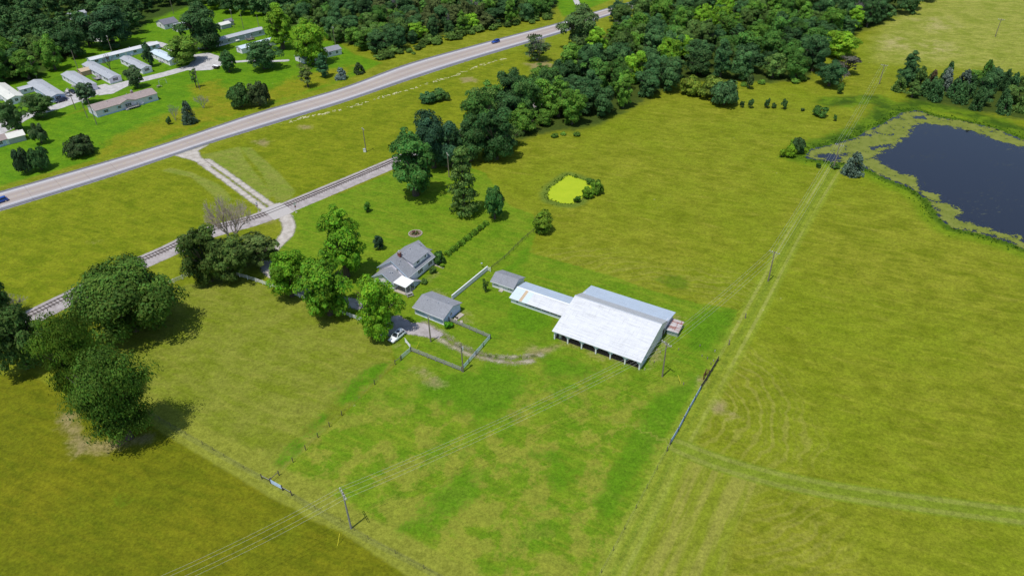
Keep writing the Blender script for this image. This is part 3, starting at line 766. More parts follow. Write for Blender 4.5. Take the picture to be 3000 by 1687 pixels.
for i in range(nb+1):
    x = BL*i/nb; x = min(max(x, .14), BL-.14)
    MB().box(x-.15, x+.15, -.16, .16, 0, B_EF-.42).build('post', M['white_paint'], bn)
    for s in (-1, 1):
        if (i == 0 and s < 0) or (i == nb and s > 0): continue
        MB().add([(x+s*.15,-.08,B_EF-.425),(x+s*.95,-.08,B_EF-.425),(x+s*.15,-.08,B_EF-1.25),(x+s*.15,.08,B_EF-.425),(x+s*.95,.08,B_EF-.425),(x+s*.15,.08,B_EF-1.25)],
                 [(0,1,2),(5,4,3),(0,3,4,1),(1,4,5,2),(2,5,3,0)]).build('brace', M['bluegrey_paint'], bn)
for i in range(1, nb):
    for y in (4.5, 9, 13.5): MB().box(BL*i/nb-.1, BL*i/nb+.1, y-.1, y+.1, .06, B_EF+.2*y*.9-.1 if y < 11 else 3.8).build('inner_post', M['old_wood'], bn)
MB().box(BL+.002, BL+.05, 1.8, 3.9, .02, 2.3).build('sliding_door', M['bluegrey_paint'], bn)
MB().box(BL+.002, BL+.06, 13.2, 14.3, .02, 2.0).build('side_door', M['dark_wood'], bn)
MB().beam((BL+.06,1.6,2.36),(BL+.06,6.2,2.36),.08,.1).build('door_rail', M['galv'], bn)
MB().box(-.36, BL+.36, -.50, -.452, B_EF-.17, B_EF+.0).build('fascia', M['white_paint'], bn)
MB().tube([(1.2,.9,.05),(1.2,.9,1.3)], [.42,.42], 12).build('feed_barrel_base', M['galv'], bn)

# low wing joined to the barn -------------------------------------------
wF, wR = P(1420+.24087*320, 760+.24087*520), P(1420+.24087*905, 760+.24087*715)
wing_ang = barn_ang
wg = thing('barn_wing', 'long low wing with pale blue and tan metal roof running into the big barn', 'barn wing', wF, wing_ang)
WL, WD = 15.2, 7.4
def wing_walls():
    b = MB(); b.prism([(0,0),(WD,0),(WD,1.5),(3.6,2.35),(0,1.58)], 0, .12)
    b.prism([(0,0),(WD,0),(WD,1.5),(3.6,2.35),(0,1.58)], WL-.12, WL)
    b.box(.12, WL-.12, WD-.12, WD-.001, 0, 1.5)
    b.box(.12, WL-.12, 0, .12, 0, .78); b.box(.12, WL-.12, .001, .119, 1.40, 1.6)
    b.box(.12, 4.1, .001, .119, .78, 1.40)
    for x in (4.9, 6.95, 8.8, 11.25, 13.3): b.box(x, x+.16, .001, .119, .78, 1.40)
    b.build('wall', M['steel_white_wall'], wg)
wing_walls()
MB().box(.2, WL-.2, .3, WD-.3, .0, .06).build('dirt_floor', M['soil'], wg)
fs = 3.6
def fz(y): return 1.62 + (2.5-1.62)*(y+.35)/(fs+.35)
for x0, x1, mt in ((-.3, 2.45, 'roof_paleblue'), (2.452, 3.3, 'roof_tan'), (3.302, 4.9, 'roof_paleblue'), (4.902, WL, 'roof_white')):
    MB().slab([(x0,-.35,fz(-.35)),(x1,-.35,fz(-.35)),(x1,fs,fz(fs)),(x0,fs,fz(fs))], .09).build('roof', M[mt], wg)
MB().slab([(-.3,fs+.002,2.5),(WL,fs+.002,2.5),(WL,WD+.4,1.55),(-.3,WD+.4,1.55)], .09).build('roof', M['roof_galv'], wg)
MB().slab([(-.32,fs-.2,2.50),(WL,fs-.2,2.50),(WL,fs+.2,2.54),(-.32,fs+.2,2.54)], .05).build('ridge_cap', M['white_paint'], wg)
window(wg, (1.9,-.005,.95), -math.pi/2, .45, .7, 0)
MB().box(-.32, WL, -.40, -.352, fz(-.35)-.14, fz(-.35)+.01).build('fascia', M['white_paint'], wg)

# small shingled shed at the wing's far end --------------------------------
sF, sR = P(1420+.24087*92, 760+.24087*330), P(1420+.24087*355, 760+.24087*405)
sh = thing('chicken_shed', 'small grey shingled shed with two window pairs at the end of the low wing', 'shed', sF, barn_ang)
SL, SD = 6.5, 5.4
wall_shell(sh, SL, SD, 1.95, 3.15, 2.3, M['siding_white'])
roof(sh, SL, [(-.35,1.86),(2.3,3.27),(SD+.3,1.85)], [M['shingle_grey'], M['shingle_grey']], .35)
for x in (1.0, 1.65, 5.2, 5.85): window(sh, (x,-.005,1.22), -math.pi/2, .5, .5, 1)
door(sh, (3.1,-.005,.05), -math.pi/2, .85, 1.55)
MB().box(2.5, 3.6, -1.0, -.06, 0, .18).build('doorstep', M['concrete'], sh)
fascia(sh, SL, -.35, 1.86, .35)

# rusty-roofed lean-to beside the barn --------------------------------------
rF = P(1420+.24087*2212, 760+.24087*905)
rs = thing('tin_shed', 'tiny shed with rust red tin roof standing against the barn side', 'shed', rF, math.radians(-29))
MB().box(0, 2.6, 0, 4.1, 0, 1.35).build('wall', M['galv'], rs)
MB().box(.1, 2.5, -.03, -.002, .75, 1.2).build('door', M['bluegrey_paint'], rs)
MB().slab([(-.2,-.3,1.45),(2.8,-.3,1.45),(2.8,4.4,1.62),(-.2,4.4,1.62)], .08).build('roof', M['roof_rustred'], rs)

# garage ----------------------------------------------------------------------
gF, gR = P(1080+.17945*768, 840+.17945*440), P(1080+.17945*1230, 840+.17945*625)
ga_ang = ang_of(gF, gR)
gr = thing('garage', 'light blue garage with grey shingle roof beside the gravel yard', 'garage', gF, ga_ang)
GL, GD = 8.85, 6.9
wall_shell(gr, GL, GD, 2.35, 3.4, 3.6, M['siding_blue'])
roof(gr, GL, [(-.55,2.24),(3.6,3.62),(GD+.5,2.28)], [M['shingle_grey']]*2, .42, .13)
MB().box(-.42, GL+.42, -.60, -.552, 2.06, 2.25).build('fascia', M['white_paint'], gr)
for x0, x1 in ((.4, 3.0), (5.7, 8.3)):
    d = MB(); d.box(x0, x1, -.05, -.003, .28, 1.8)
    for k in range(1, 4): d.box(x0+.02, x1-.02, -.065, -.052, .28+k*.38-.02, .28+k*.38+.02)
    d.build('garage_door', M['bluegrey_paint'], gr)
door(gr, (4.3,-.003,.1), -math.pi/2, .75, 1.6)
MB().box(-.03, GL+.03, -.08, -.004, 0, .26).build('skirting', M['white_paint'], gr)
for x in (.0, GL): MB().box(x-.12, x+.12, -.10, .10, 0, 2.0).build('corner_board', M['white_paint'], gr)
window(gr, (GL+.005, 3.0, 1.5), 0, .6, .8, 1)
vents(gr, [(2.0,2.6,3.2),(5.2,2.9,3.3),(7.2,4.4,3.2)])

# farmhouse ---------------------------------------------------------------------
hA, hB = P(1040+.17081*1060, 660+.17081*912), P(1040+.17081*1365, 660+.17081*680)
h_ang = math.radians(58.0)
hs = thing('farmhouse', 'white two storey farmhouse with grey roof, red brick chimney and shed dormer', 'house', hA, h_ang)
EV, RZ, RY = 2.65, 6.1, 4.95
MB().prism([(0,0),(9.9,0),(9.9,EV),(RY,RZ-.1),(0,EV)], -3.4, 8.0).build('wall', M['siding_white'], hs)
sl = (RZ-(EV-.25))/(RY+.4)
def hz(v): return EV-.20 + sl*(v+.3)
S = M['shingle_grey']
MB().slab([(-3.7,-.3,hz(-.3)),(.0,-.3,hz(-.3)),(.0,RY,hz(RY)),(-3.7,RY,hz(RY))], .14).build('roof', S, hs)
MB().slab([(.002,-.3,hz(-.3)),(8.35,-.3,hz(-.3)),(8.35,1.0,hz(1.0)),(.002,1.0,hz(1.0))], .14).build('roof', S, hs)
MB().slab([(6.5,1.002,hz(1.002)),(8.35,1.002,hz(1.002)),(8.35,RY,hz(RY)),(6.5,RY,hz(RY))], .14).build('roof', S, hs)
MB().slab([(-3.7,RY+.002,hz(RY)-.002),(8.35,RY+.002,hz(RY)-.002),(8.35,10.3,hz(-.4)),(-3.7,10.3,hz(-.4))], .14).build('roof', S, hs)
dm = MB().prism([(.75,hz(.75)-.15),(RY,RZ-.2),(RY,RZ-.02),(.75,4.68)], .05, 6.35).build('dormer', M['siding_white'], hs)
MB().slab([(-.25,.4,4.67),(6.75,.4,4.67),(6.75,RY+.05,RZ+.12),(-.25,RY+.05,RZ+.12)], .13).build('dormer_roof', S, dm)
for u_, w_, ml in ((2.1, 1.25, 1), (5.3, .6, 0)): window(dm, (u_, .745, 4.02), -math.pi/2, w_, .85, ml)
for u_, w_, ml in ((1.75, 2.0, 2), (6.1, 1.6, 1)): window(hs, (u_, -.005, 1.45), -math.pi/2, w_, 1.15, ml)
MB().box(-3.6, 8.3, -.36, -.302, EV-.40, EV-.20).build('gutter', M['white_paint'], hs)
window(hs, (8.005, 3.2, 1.2), 0, .8, 1.1, 0); window(hs, (8.005, 6.4, 1.2), 0, .8, 1.1, 0); window(hs, (8.005, 4.9, 4.0), 0, .9, 1.1, 1)
window(hs, (-3.405, 3.4, 3.6), math.pi, .55, .6, 0)
ch = MB().box(-.75, -.05, 4.3, 5.1, 4.6, 7.0).build('chimney', M['brick'], hs)
MB().box(-.82, .02, 4.22, 5.18, 7.002, 7.2).build('chimney_crown', M['brick_pale'], ch); MB().box(-.62, -.18, 4.45, 4.95, 7.202, 7.55).build('chimney_cap', M['galv'], ch)
# lower south-west addition
ad = MB().prism([(1.9,0),(8.8,0),(8.8,2.1),(5.2,4.05),(1.9,2.1)], -7.1, -3.402).build('addition_wall', M['siding_white'], hs)
for y0, z0, y1, z1 in ((1.45,1.95,5.2,4.2),(5.202,4.198,9.1,1.95)):
    MB().slab([(-7.5,y0,z0),(-3.42,y0,z0),(-3.42,y1,z1),(-7.5,y1,z1)], .14).build('addition_roof', S, ad)
MB().beam((-7.52,1.45,1.88),(-7.52,5.2,4.13),.06,.2).beam((-7.52,5.2,4.13),(-7.52,9.1,1.88),.06,.2).build('bargeboard', M['bluegrey_paint'], ad)
MB().beam((-3.72,-.4,hz(-.4)-.1),(-3.72,RY,hz(RY)-.1),.06,.22).beam((-3.72,RY,hz(RY)-.1),(-3.72,10.3,hz(-.4)-.1),.06,.22).build('bargeboard', M['bluegrey_paint'], hs)
window(ad, (-7.105, 5.2, 3.3), math.pi, .6, .5, 0); window(ad, (-7.105, 3.6, 1.3), math.pi, .9, 1.1, 1); window(ad, (-7.105, 6.8, 1.3), math.pi, .9, 1.1, 1)
# white metal porch roof on posts, with the porch below
pc = MB().slab([(-7.5,-2.4,2.42),(-3.8,-2.4,2.42),(-3.8,1.7,2.72),(-7.5,1.7,2.72)], .12).build('porch_roof', M['white_vinyl'], hs)
for u_, v_ in ((-7.35,-2.25),(-5.6,-2.25),(-3.95,-2.25)): MB().box(u_-.06,u_+.06,v_-.06,v_+.06,.1,2.3).build('porch_post', M['white_paint'], pc)
MB().box(-7.6,-3.9,-2.5,1.75,0,.12).build('porch_floor', M['concrete'], hs)
door(hs, (-3.405, .8, .12), math.pi, .9, 1.9); window(hs, (-3.405, -.0+.35, 1.2), math.pi, .4, .8, 0)
# sloping cellar entry along the wall foot
MB().add([(-3.38,-2.0,0),(-.7,-2.0,0),(-.7,-.01,0),(-3.38,-.01,0),(-3.38,-2.0,1.75),(-.9,-2.0,.35),(-.9,-.01,.35),(-3.38,-.01,1.75)], [(0,3,2,1),(4,5,6,7),(0,1,5,4),(1,2,6,5),(2,3,7,6),(3,0,4,7)]).build('cellar_entry', M['siding_blue'], hs)
MB().slab([(-3.6,-2.25,1.95),(-.4,-2.25,.22),(-.4,-.02,.22),(-3.6,-.02,1.95)], .1).build('cellar_entry_roof', M['shingle_grey'], hs)
for u_, v_ in ((-2.1,-2.011),(-3.0,-2.011)): window(hs, (u_, v_, .75 if u_ < -2.5 else .5), -math.pi/2, .3, .4, 0)
# north-east bay
by = MB().box(8.002, 10.6, 3.0, 6.6, 0, 2.2).build('bay_wall', M['siding_white'], hs)
MB().slab([(8.01,2.6,2.95),(10.95,2.6,2.25),(10.95,7.0,2.25),(8.01,7.0,2.95)], .14).build('bay_roof', M['shingle_dark'], by)
vents(hs, [(7.2,3.7,5.8),(3.5,4.3,6.0),(1.1,4.2,5.95),(-1.6,3.7,5.2),(-2.7,3.3,4.9),(-5.6,4.2,3.6),(-5.0,3.9,3.45)])
sd = thing('satellite_dish', 'round grey satellite dish on the farmhouse wall above the cellar entry', 'satellite dish', hA + Matrix.Rotation(h_ang,3,'Z') @ Vector((-3.1,-.5,2.0)), h_ang)
b = MB(); ring = [(.42*math.cos(k*math.pi/6), 0, .42*math.sin(k*math.pi/6)) for k in range(12)]
b.add([(0,.1,0)] + ring, [(0,1+k,1+(k+1)%12) for k in range(12)] + [(0,1+(k+1)%12,1+k) for k in range(12)]); b.build('dish', M['porcelain'], sd); MB().tube([(0,.1,0),(0,.5,-.2)], .03, 5).build('bracket', M['galv'], sd)
for q, lab, (w_, l_) in (((1292,795),'long pale concrete strip path ending in the lawn beyond the house corner',(.35,3.2)),):
    o = MB().box(-w_/2,w_/2,-l_/2,l_/2,0,.06).build('concrete_strip', M['concrete']); o.location = P(1286,781); o.rotation_euler = (0,0,math.radians(55)); tag(o, kind='structure')
o = MB().box(-.5,.5,-2.0,2.0,0,.07).build('house_path', M['concrete']); o.location = P(1285,768); o.rotation_euler = (0,0,math.radians(-30)); tag(o, kind='structure')

# manufactured homes ----------------------------------------------------------------
T0 = lambda x, y: P(*t(0,0,x,y))
def mobile_home(label, N, rz, L, W, wallm, roofm, eave=2.55, ridge=3.15, wins=5, endwin=True, shut=None, skirt='siding_white', group='single-storey homes of the trailer park', flat=False, name='mobile_home'):
    """origin at the near corner; local x runs along the long wall (heading rz), local y across"""
    h = thing(name, label, 'mobile home', N, rz, group)
    wall_shell(h, L, W, eave, ridge, W/2, M[wallm])
    MB().box(-.03, L+.03, -.03, W+.03, 0, .55).build('skirting', M[skirt], h)
    roof(h, L, [(-.25,eave-.06),(W/2,ridge+.1),(W+.25,eave-.06)], [M[roofm], M[roofm]], .25, .13)
    rr = random.Random(label)
    for s, y, a in ((0,-.005,-math.pi/2),(1,W+.005,math.pi/2)):
        n = wins
        for i in range(n):
            x = L*(i+.6)/(n+.2) + rr.uniform(-.5,.5)
            if i == n//2:
                door(h, (x, y, .5), a, .85, 1.85)
                sg = -1 if s == 0 else 1
                stp = MB()
                for q in range(3): stp.box(x-.7, x+.7, *sorted((y+sg*(.1+.32*q), y+sg*(.42+.32*q))), 0, .5-.16*q)
                stp.build('step', M['grey_wood'], h)
                MB().box(x+2.2, x+3.0, *sorted((y+sg*.15, y+sg*.9)), .05, .8).build('cooling_unit', M['galv'], h)
            else:
                window(h, (x, y, 1.65), a, rr.choice([.8,1.1,1.5]), 1.0, 1, True, 'white_paint', 'window', shut)
    if endwin:
        for x, a in ((-.005, math.pi),(L+.005, 0)): window(h, (x, W*.5, 1.65), a, 1.2, 1.1, 1, True, 'white_paint', 'window', shut)
    vents(h, [(L*.25,W*.4,ridge),(L*.6,W*.62,ridge),(L*.8,W*.4,ridge)], 'galv')
    return h
R135, R45 = math.radians(136), math.radians(46)
def home_by(N_, mirrored=False): return T0(*N_)
# heading: long axis goes away up-left from the near corner; rotate so y runs toward the right-hand end wall
def home_lr(label, N_, L, W, *a, **k):
    # near corner N, long wall to the upper left (136 deg), end wall to the right (46 deg): use origin at far end of long wall
    n = T0(*N_); o = n + Vector((math.cos(R135)*L, math.sin(R135)*L, 0))
    return mobile_home(label, o, math.radians(-44), L, W, *a, **k)
hm = home_lr('pale grey metal roofed mobile home cut by the left picture edge', (105,1062), 24, 6.0, 'siding_pale', 'roof_paleshed', ridge=3.3)
home_lr('mobile home with blue end wall behind the dark parked car', (528,1040), 27.2, 5.8, 'siding_blue', 'shingle_trailer', shut='car_navy')
home_lr('grey roofed mobile home behind the small tree, between blue ended and white homes', (858,935), 25.4, 5.6, 'siding_pale', 'shingle_trailer')
home_lr('white mobile home with dark shuttered windows beside the tan shed', (1115,850), 30.4, 5.2, 'siding_white', 'shingle_trailer', wins=8, shut='car_black')
home_lr('short white mobile home standing alone between bare tree and park road', (1440,750), 23.5, 4.6, 'siding_white', 'shingle_trailer', shut='car_black')
home_lr('white mobile home with blue tinted metal roof beneath the leaning yellow green tree', (1715,665), 19.8, 5.0, 'siding_white', 'roof_paleblue')
def home_rl(label, N_, L, W, *a, **k): return mobile_home(label, T0(*N_), R45, L, W, *a, **k)
h8 = home_rl('large grey sided home with brown roof and cross gable facing the highway', (985,1185), 25.2, 8.4, 'siding_beige', 'shingle_brown', 2.95, 4.0, wins=4, skirt='siding_blue', shut='bluegrey_paint')
MB().prism([(9.5,2.85),(16.0,2.85),(12.75,3.85)], -2.1, 2.1).build('cross_gable', M['siding_beige'], h8)
bg = bpy.data.objects['cross_gable']
me = bg.data
for v in me.vertices:                                    # turn the little gable so that it faces the road
    x, y = v.co.x, v.co.y; v.co.x, v.co.y = y, x - .05 + 2.1 - .3
for a0, a1 in ((9.1,12.75),(16.4,12.75)):
    MB().slab([(a0,-.75,2.85),(a1,-.75,4.02),(a1,4.3,4.02),(a0,4.3,2.85)], .13).build('roof', M['shingle_brown'], h8)
window(h8, (12.75,-.36+.0,1.7), -math.pi/2, 2.4, 1.1, 2, True)
dk = thing('wooden_deck', 'grey wooden deck with railings and steps before the brown roofed home', 'deck', T0(1340,1085), R45)
d = MB().box(-2.2,2.2,-1.6,1.6,.55,.75); d.build('platform', M['grey_wood'], dk)
rl = MB()
for x0,y0,x1,y1 in ((-2.2,-1.6,2.2,-1.6),(2.2,-1.6,2.2,1.6),(-2.2,1.6,-2.2,-.2)):
    for z in (1.1,1.5): rl.beam((x0,y0,z),(x1,y1,z),.08,.08)
    for k in range(6): rl.box(x0+(x1-x0)*k/5-.05,x0+(x1-x0)*k/5+.05,y0+(y1-y0)*k/5-.05,y0+(y1-y0)*k/5+.05,.1,1.55)
rl.build('railing', M['grey_wood'], dk); MB().box(-3.2,-2.2,-1.5,-.3,.1,.45).build('step', M['grey_wood'], dk)
cm = MB().box(17.2,18.1,5.6,6.5,3.4,4.6).build('chimney', M['brick_pale'], h8); MB().box(17.4,17.9,5.8,6.3,4.6,4.9).build('chimney_cap', M['galv'], cm)
home_rl('long blue white mobile home with bright metal roof under the dead tree', (930,662), 33.5, 5.0, 'siding_blue', 'roof_white', wins=7)
home_rl('long grey mobile home with silvery roof and small timber deck', (2180,476), 27.5, 5.2, 'siding_grey', 'roof_greygalv', 2.9, 3.4, wins=6)
home_rl('pale blue roofed mobile home half hidden by the round tree near the cul de sac', (2440,545), 26.0, 5.2, 'siding_white', 'roof_paleblue', wins=5)
def small_house(label, loc, rz, L, W, wallm, roofm, eave=2.5, ridge=3.7, cat='house', name='small_house', wins=2, group=None):
    h = thing(name, label, cat, loc, rz, group)
    wall_shell(h, L, W, eave, ridge, W/2, M[wallm])
    roof(h, L, [(-.35,eave-.1),(W/2,ridge+.08),(W+.35,eave-.1)], [M[roofm], M[roofm]], .3)
    for i in range(wins): window(h, (L*(i+.7)/(wins+.4), -.005, 1.5), -math.pi/2, 1.0, 1.1, 1)
    if L > 4:
        window(h, (L+.005, W*.5, 1.5), 0, .9, 1.1, 0); window(h, (-.005, W*.5, 1.5), math.pi, .9, 1.1, 0)
    if wins: door(h, (L*.5, -.005, .1), -math.pi/2, .9, 1.9)
    return h
small_house('grey roofed white house set against the dark wood behind the lawn', T0(1662,300), R45, 8.0, 9.5, 'siding_white', 'shingle_dark', 2.6, 4.2)
small_house('white house end showing beside the big dark tree on the upper lawn', T0(1790,325), R45, 6.0, 6, 'siding_white', 'shingle_trailer')
small_house('white cottage left wing with white siding under the bright tree', P(*t(1,0,488,645)), R135-math.radians(90), 7.5, 7.5, 'siding_white', 'shingle_trailer', 2.5, 3.4)
small_house('white cottage right wing with grey roof beyond the bright tree', P(*t(1,0,705,585)), R45-math.radians(8), 8.5, 7, 'siding_white', 'shingle_grey', 2.7, 3.7)
small_house('brown roofed blue cottage corner at the left picture edge', T0(-60,1500), R45, 10, 6, 'siding_blue', 'shingle_brown', 2.4, 3.4)
small_house('white roofed round shouldered shed at the left picture edge', T0(110,1452), math.radians(40), 5.4, 4.6, 'siding_grey', 'roof_paleshed', 2.3, 3.5, 'shed', 'garden_shed', 0)
small_house('tan metal shed beside the white mobile home', T0(835,770), R45, 4.2, 5.2, 'tan_metal', 'roof_tan', 2.2, 2.7, 'shed', 'garden_shed', 0)
small_house('low open sided white shed attached beside the second mobile home', T0(222,955), R45, 6.5, 4.0, 'siding_white', 'roof_greygalv', 2.3, 2.6, 'shed', 'garden_shed', 2)
small_house('pale roofed shed in the shadow behind the big dark tree', T0(2235,300), R45, 5.5, 5, 'siding_grey', 'roof_paleshed', 2.3, 3.0, 'shed', 'garden_shed', 0)
small_house('small dark shed at the wood edge beside two utility poles', T0(2290,268), R45, 4, 4, 'siding_grey', 'shingle_dark', 2.2, 3.2, 'shed', 'garden_shed', 0)
small_house('white cottage glimpsed through the dense wood near the forest lane', T0(720,205), R45, 9, 5, 'siding_white', 'shingle_trailer', 2.5, 3.4)
d2 = thing('timber_deck', 'small brown timber deck beside the long grey mobile home', 'deck', T0(2520,405), R45)
MB().box(-1.8,1.8,-1.3,1.3,.4,.55).build('platform', M['old_wood'], d2); rl = MB()
for x0,y0,x1,y1 in ((-1.8,-1.3,1.8,-1.3),(1.8,-1.3,1.8,1.3),(-1.8,-1.3,-1.8,1.3)):
    for z in (.95,1.35): rl.beam((x0,y0,z),(x1,y1,z),.08,.08)
    for k in range(4): rl.box(x0+(x1-x0)*k/3-.05,x0+(x1-x0)*k/3+.05,y0+(y1-y0)*k/3-.05,y0+(y1-y0)*k/3+.05,.0,1.4)
rl.build('railing', M['old_wood'], d2)
d3 = thing('timber_ramp', 'grey timber ramp and steps beside the white shuttered mobile home', 'deck', T0(975,800), math.radians(-44))
MB().slab([(-2.6,-1,.2),(2.6,-1,.8),(2.6,1,.8),(-2.6,1,.2)], .12).build('platform', M['grey_wood'], d3); rl = MB()
for y in (-1,1):
    for k in range(5): rl.box(-2.6+1.3*k-.05,-2.6+1.3*k+.05,y-.05,y+.05,0,1.3+.14*k)
    rl.beam((-2.6,y,1.2),(2.6,y,1.8),.08,.08)
rl.build('railing', M['grey_wood'], d3)

# ------------------------------------------------------------------ vehicles
def loft(rings):
    n = len(rings[0]); b = MB(); V = [p for r in rings for p in r]
    Fq = [(i*n+k, i*n+(k+1)%n, (i+1)*n+(k+1)%n, (i+1)*n+k) for i in range(len(rings)-1) for k in range(n)]
    Fq += [tuple(reversed(range(n))), tuple(range((len(rings)-1)*n, len(rings)*n))]
    return b.add(V, Fq)
def vehicle(label, loc, rz, paint_, kind='suv', L=4.75, group=None, cat='car', rails=False):
    W, Hh = .92, (1.68 if kind == 'suv' else 1.45)
    v = thing('parked_car' if group != 'cars driving on the highway' else 'driving_car', label, cat, loc, rz, group)
    h = L/2
    def ring(x, w, zb, zt): return [(x,-w*.92,zb),(x,w*.92,zb),(x,w,zb+.25),(x,w,zt-.18),(x,w*.90,zt),(x,-w*.90,zt),(x,-w,zt-.18),(x,-w,zb+.25)]
    belt = .98 if kind == 'suv' else .92
    st = [(-h,.76,.42,.86),(-h+.12,.86,.30,belt-.02),(-h+.9,W,.25,belt),(0,W,.24,belt),(h-1.35,W,.25,belt-.02),(h-.45,.88,.27,belt-.14),(h-.08,.78,.32,belt-.24),(h,.68,.42,belt-.34)]
    loft([ring(*s) for s in st]).build('body', M[paint_], v, True)
    # greenhouse: glass wedge, painted roof and pillars
    xb0, xb1 = (-h+.12, h-1.45); xt0, xt1 = (-h+.55, h-2.25) if kind == 'suv' else (-h+1.0, h-2.2)
    zt = Hh-.07; wb, wt = .86, .68
    if kind == 'pickup': xb0, xt0 = -h+2.0, -h+2.15
    q = lambda x, w, z: [(x,-w,z),(x,w,z)]
    def quad(ps, name): MB().slab(ps, .02).build(name, M['glass_dark'], v)
    b = MB(); b.add([(xb0,-wb,belt-.02),(xb1,-wb,belt-.02),(xb1,wb,belt-.02),(xb0,wb,belt-.02),(xt0,-wt,zt),(xt1,-wt,zt),(xt1,wt,zt),(xt0,wt,zt)],
        [(0,3,2,1),(4,5,6,7),(0,1,5,4),(1,2,6,5),(2,3,7,6),(3,0,4,7)]).build('cabin', M[paint_], v)
    lerp = lambda a, c, f: Vector(a)*(1-f) + Vector(c)*f
    def pane(a, b_, c, d, f0, f1, g0, g1, name, nrm):
        pts = []
        for f, g in ((f0,g0),(f1,g0),(f1,g1),(f0,g1)):
            pts.append(lerp(lerp(a,b_,f), lerp(d,c,f), g) + Vector(nrm)*.012)
        MB().add(pts + [p - Vector(nrm)*.03 for p in pts], [(0,1,2,3),(7,6,5,4),(0,4,5,1),(1,5,6,2),(2,6,7,3),(3,7,4,0)]).build(name, M['glass_dark'], v)
    z0 = belt-.02
    pane((xb1,-wb,z0),(xb1,wb,z0),(xt1,wt,zt),(xt1,-wt,zt),.07,.93,.10,.92,'windscreen',(.6,0,.6))
    pane((xb0,wb,z0),(xb0,-wb,z0),(xt0,-wt,zt),(xt0,wt,zt),.1,.9,.3,.9,'rear_window',(-.8,0,.3))
    for s in (-1,1):
        for f0, f1 in ((.08,.36),(.39,.66),(.69,.92)) if kind == 'suv' else ((.12,.48),(.52,.88)):
            pane((xb0,s*wb,z0),(xb1,s*wb,z0),(xt1,s*wt,zt),(xt0,s*wt,zt),f0,f1,.18,.9,'side_window',(0,s*.9,.25))
    rf = loft([[(x,-w,zt-.01),(x,w,zt-.01),(x,w*.8,zt+dz),(x,-w*.8,zt+dz)] for x,w,dz in ((xt0-.12,wt*.9,.02),(xt0+.3,wt,.07),(xt1-.4,wt,.07),(xt1+.05,wt*.92,.015))]).build('roof', M[paint_], v, True)
    if rails:
        MB().box(xt1-1.15,xt1-.35,-.42,.42,zt+.06,zt+.085).build('sunroof', M['glass_dark'], rf)
        for s in (-1,1): MB().beam((xt0+.1,s*.6,zt+.13),(xt1-.2,s*.6,zt+.13),.05,.05).build('roof_rail', M['chrome'], rf)
    for x in (-h+.88, h-.92):
        for s in (-1,1):
            w = MB().tube([(x,s*(W-.2),.34),(x,s*(W+.015),.34)], .34, 14).build('wheel', M['rubber'], v)
            MB().tube([(x,s*(W+.0),.34),(x,s*(W+.03),.34)], .21, 10).build('rim', M['chrome'], w)
    for s in (-1,1):
        MB().obox((h-.10,s*.58,.70),(1,0,0),(0,1,0),(0,0,1),.07,.17,.07).build('headlight', M['lamp_glass'], v)
        MB().obox((-h+.05,s*.66,.82),(1,0,0),(0,1,0),(0,0,1),.05,.12,.11).build('taillight', M['tail_red'], v)
        MB().obox((xb1-.15,s*(W+.09),belt+.03),(1,0,0),(0,1,0),(0,0,1),.06,.1,.07).build('mirror', M[paint_], v)
    MB().obox((h+.005,0,.52),(1,0,0),(0,1,0),(0,0,1),.02,.42,.09).build('grille', M['car_black'], v)
    if kind == 'pickup': MB().box(-h+.15,-h+1.95,-.72,.72,belt-.0,belt+.012).build('load_bed', M['car_black'], v)
    return v
vehicle('white estate car with dark sunroof parked by the gravel yard', P(1164,990), math.radians(235), 'car_white', 'suv', 4.9, rails=True)
road_dir = ang_of(P(1187,214), P(1498,124))
vehicle('bright blue car driving along the highway near the wood', P(1452,126), road_dir+math.pi, 'car_blue', 'suv', 4.6, 'cars driving on the highway')
vehicle('blue car leaving the picture at the left end of the highway', P(2,593), ang_of(P(0,590),P(271,505))+math.pi, 'car_blue', 'suv', 4.6, 'cars driving on the highway')
vehicle('dark navy car parked before the blue end of a mobile home', T0(618,1025), R45+math.pi, 'car_navy', 'suv', 4.8)
vehicle('grey pickup truck parked on bare earth beside the park road', T0(682,960), math.radians(-38), 'car_silver', 'pickup', 5.2)
vehicle('silver car half hidden under the big dark tree by the grey home', T0(2040,495), R45, 'car_silver', 'sedan', 4.5)
vehicle('silver car parked behind the metal roofed home on the park lane', T0(1590,487), math.radians(-40), 'car_silver', 'sedan', 4.5)
vehicle('black car parked in the tree shade beside the small mobile home', T0(735,935), math.radians(-38), 'car_black', 'sedan', 4.4)
bt = thing('utility_trailer', 'black utility trailer with a white load beside the cul de sac', 'trailer', T0(2178,690), math.radians(150))
MB().box(-1.6,1.6,-.95,.95,.45,.6).box(-1.6,1.6,-.95,-.88,.6,1.1).box(-1.6,1.6,.88,.95,.6,1.1).box(-1.6,-1.53,-.88,.88,.6,1.1).build('bed', M['car_black'], bt)
for s in (-1,1): MB().tube([(0,s*.97,.36),(0,s*1.15,.36)], .36, 10).build('wheel', M['rubber'], bt)
MB().beam((1.6,-.5,.5),(2.9,0,.5),.08,.08).beam((1.6,.5,.5),(2.9,0,.5),.08,.08).build('drawbar', M['car_black'], bt)
ld = thing('boat', 'small white boat lying on the black utility trailer', 'boat', T0(2178,690) + Vector((0,0,.62)), math.radians(150))
loft([[(x,-w,z),(x,0,.0 if abs(x)<1.5 else .3),(x,w,z),(x,w*.8,z-.1),(x,0,z-.25),(x,-w*.8,z-.1)] for x,w,z in ((-1.5,.6,.7),(0,.75,.75),(1.2,.55,.85),(2.0,.06,1.0))]).build('hull', M['white_paint'], ld, True)

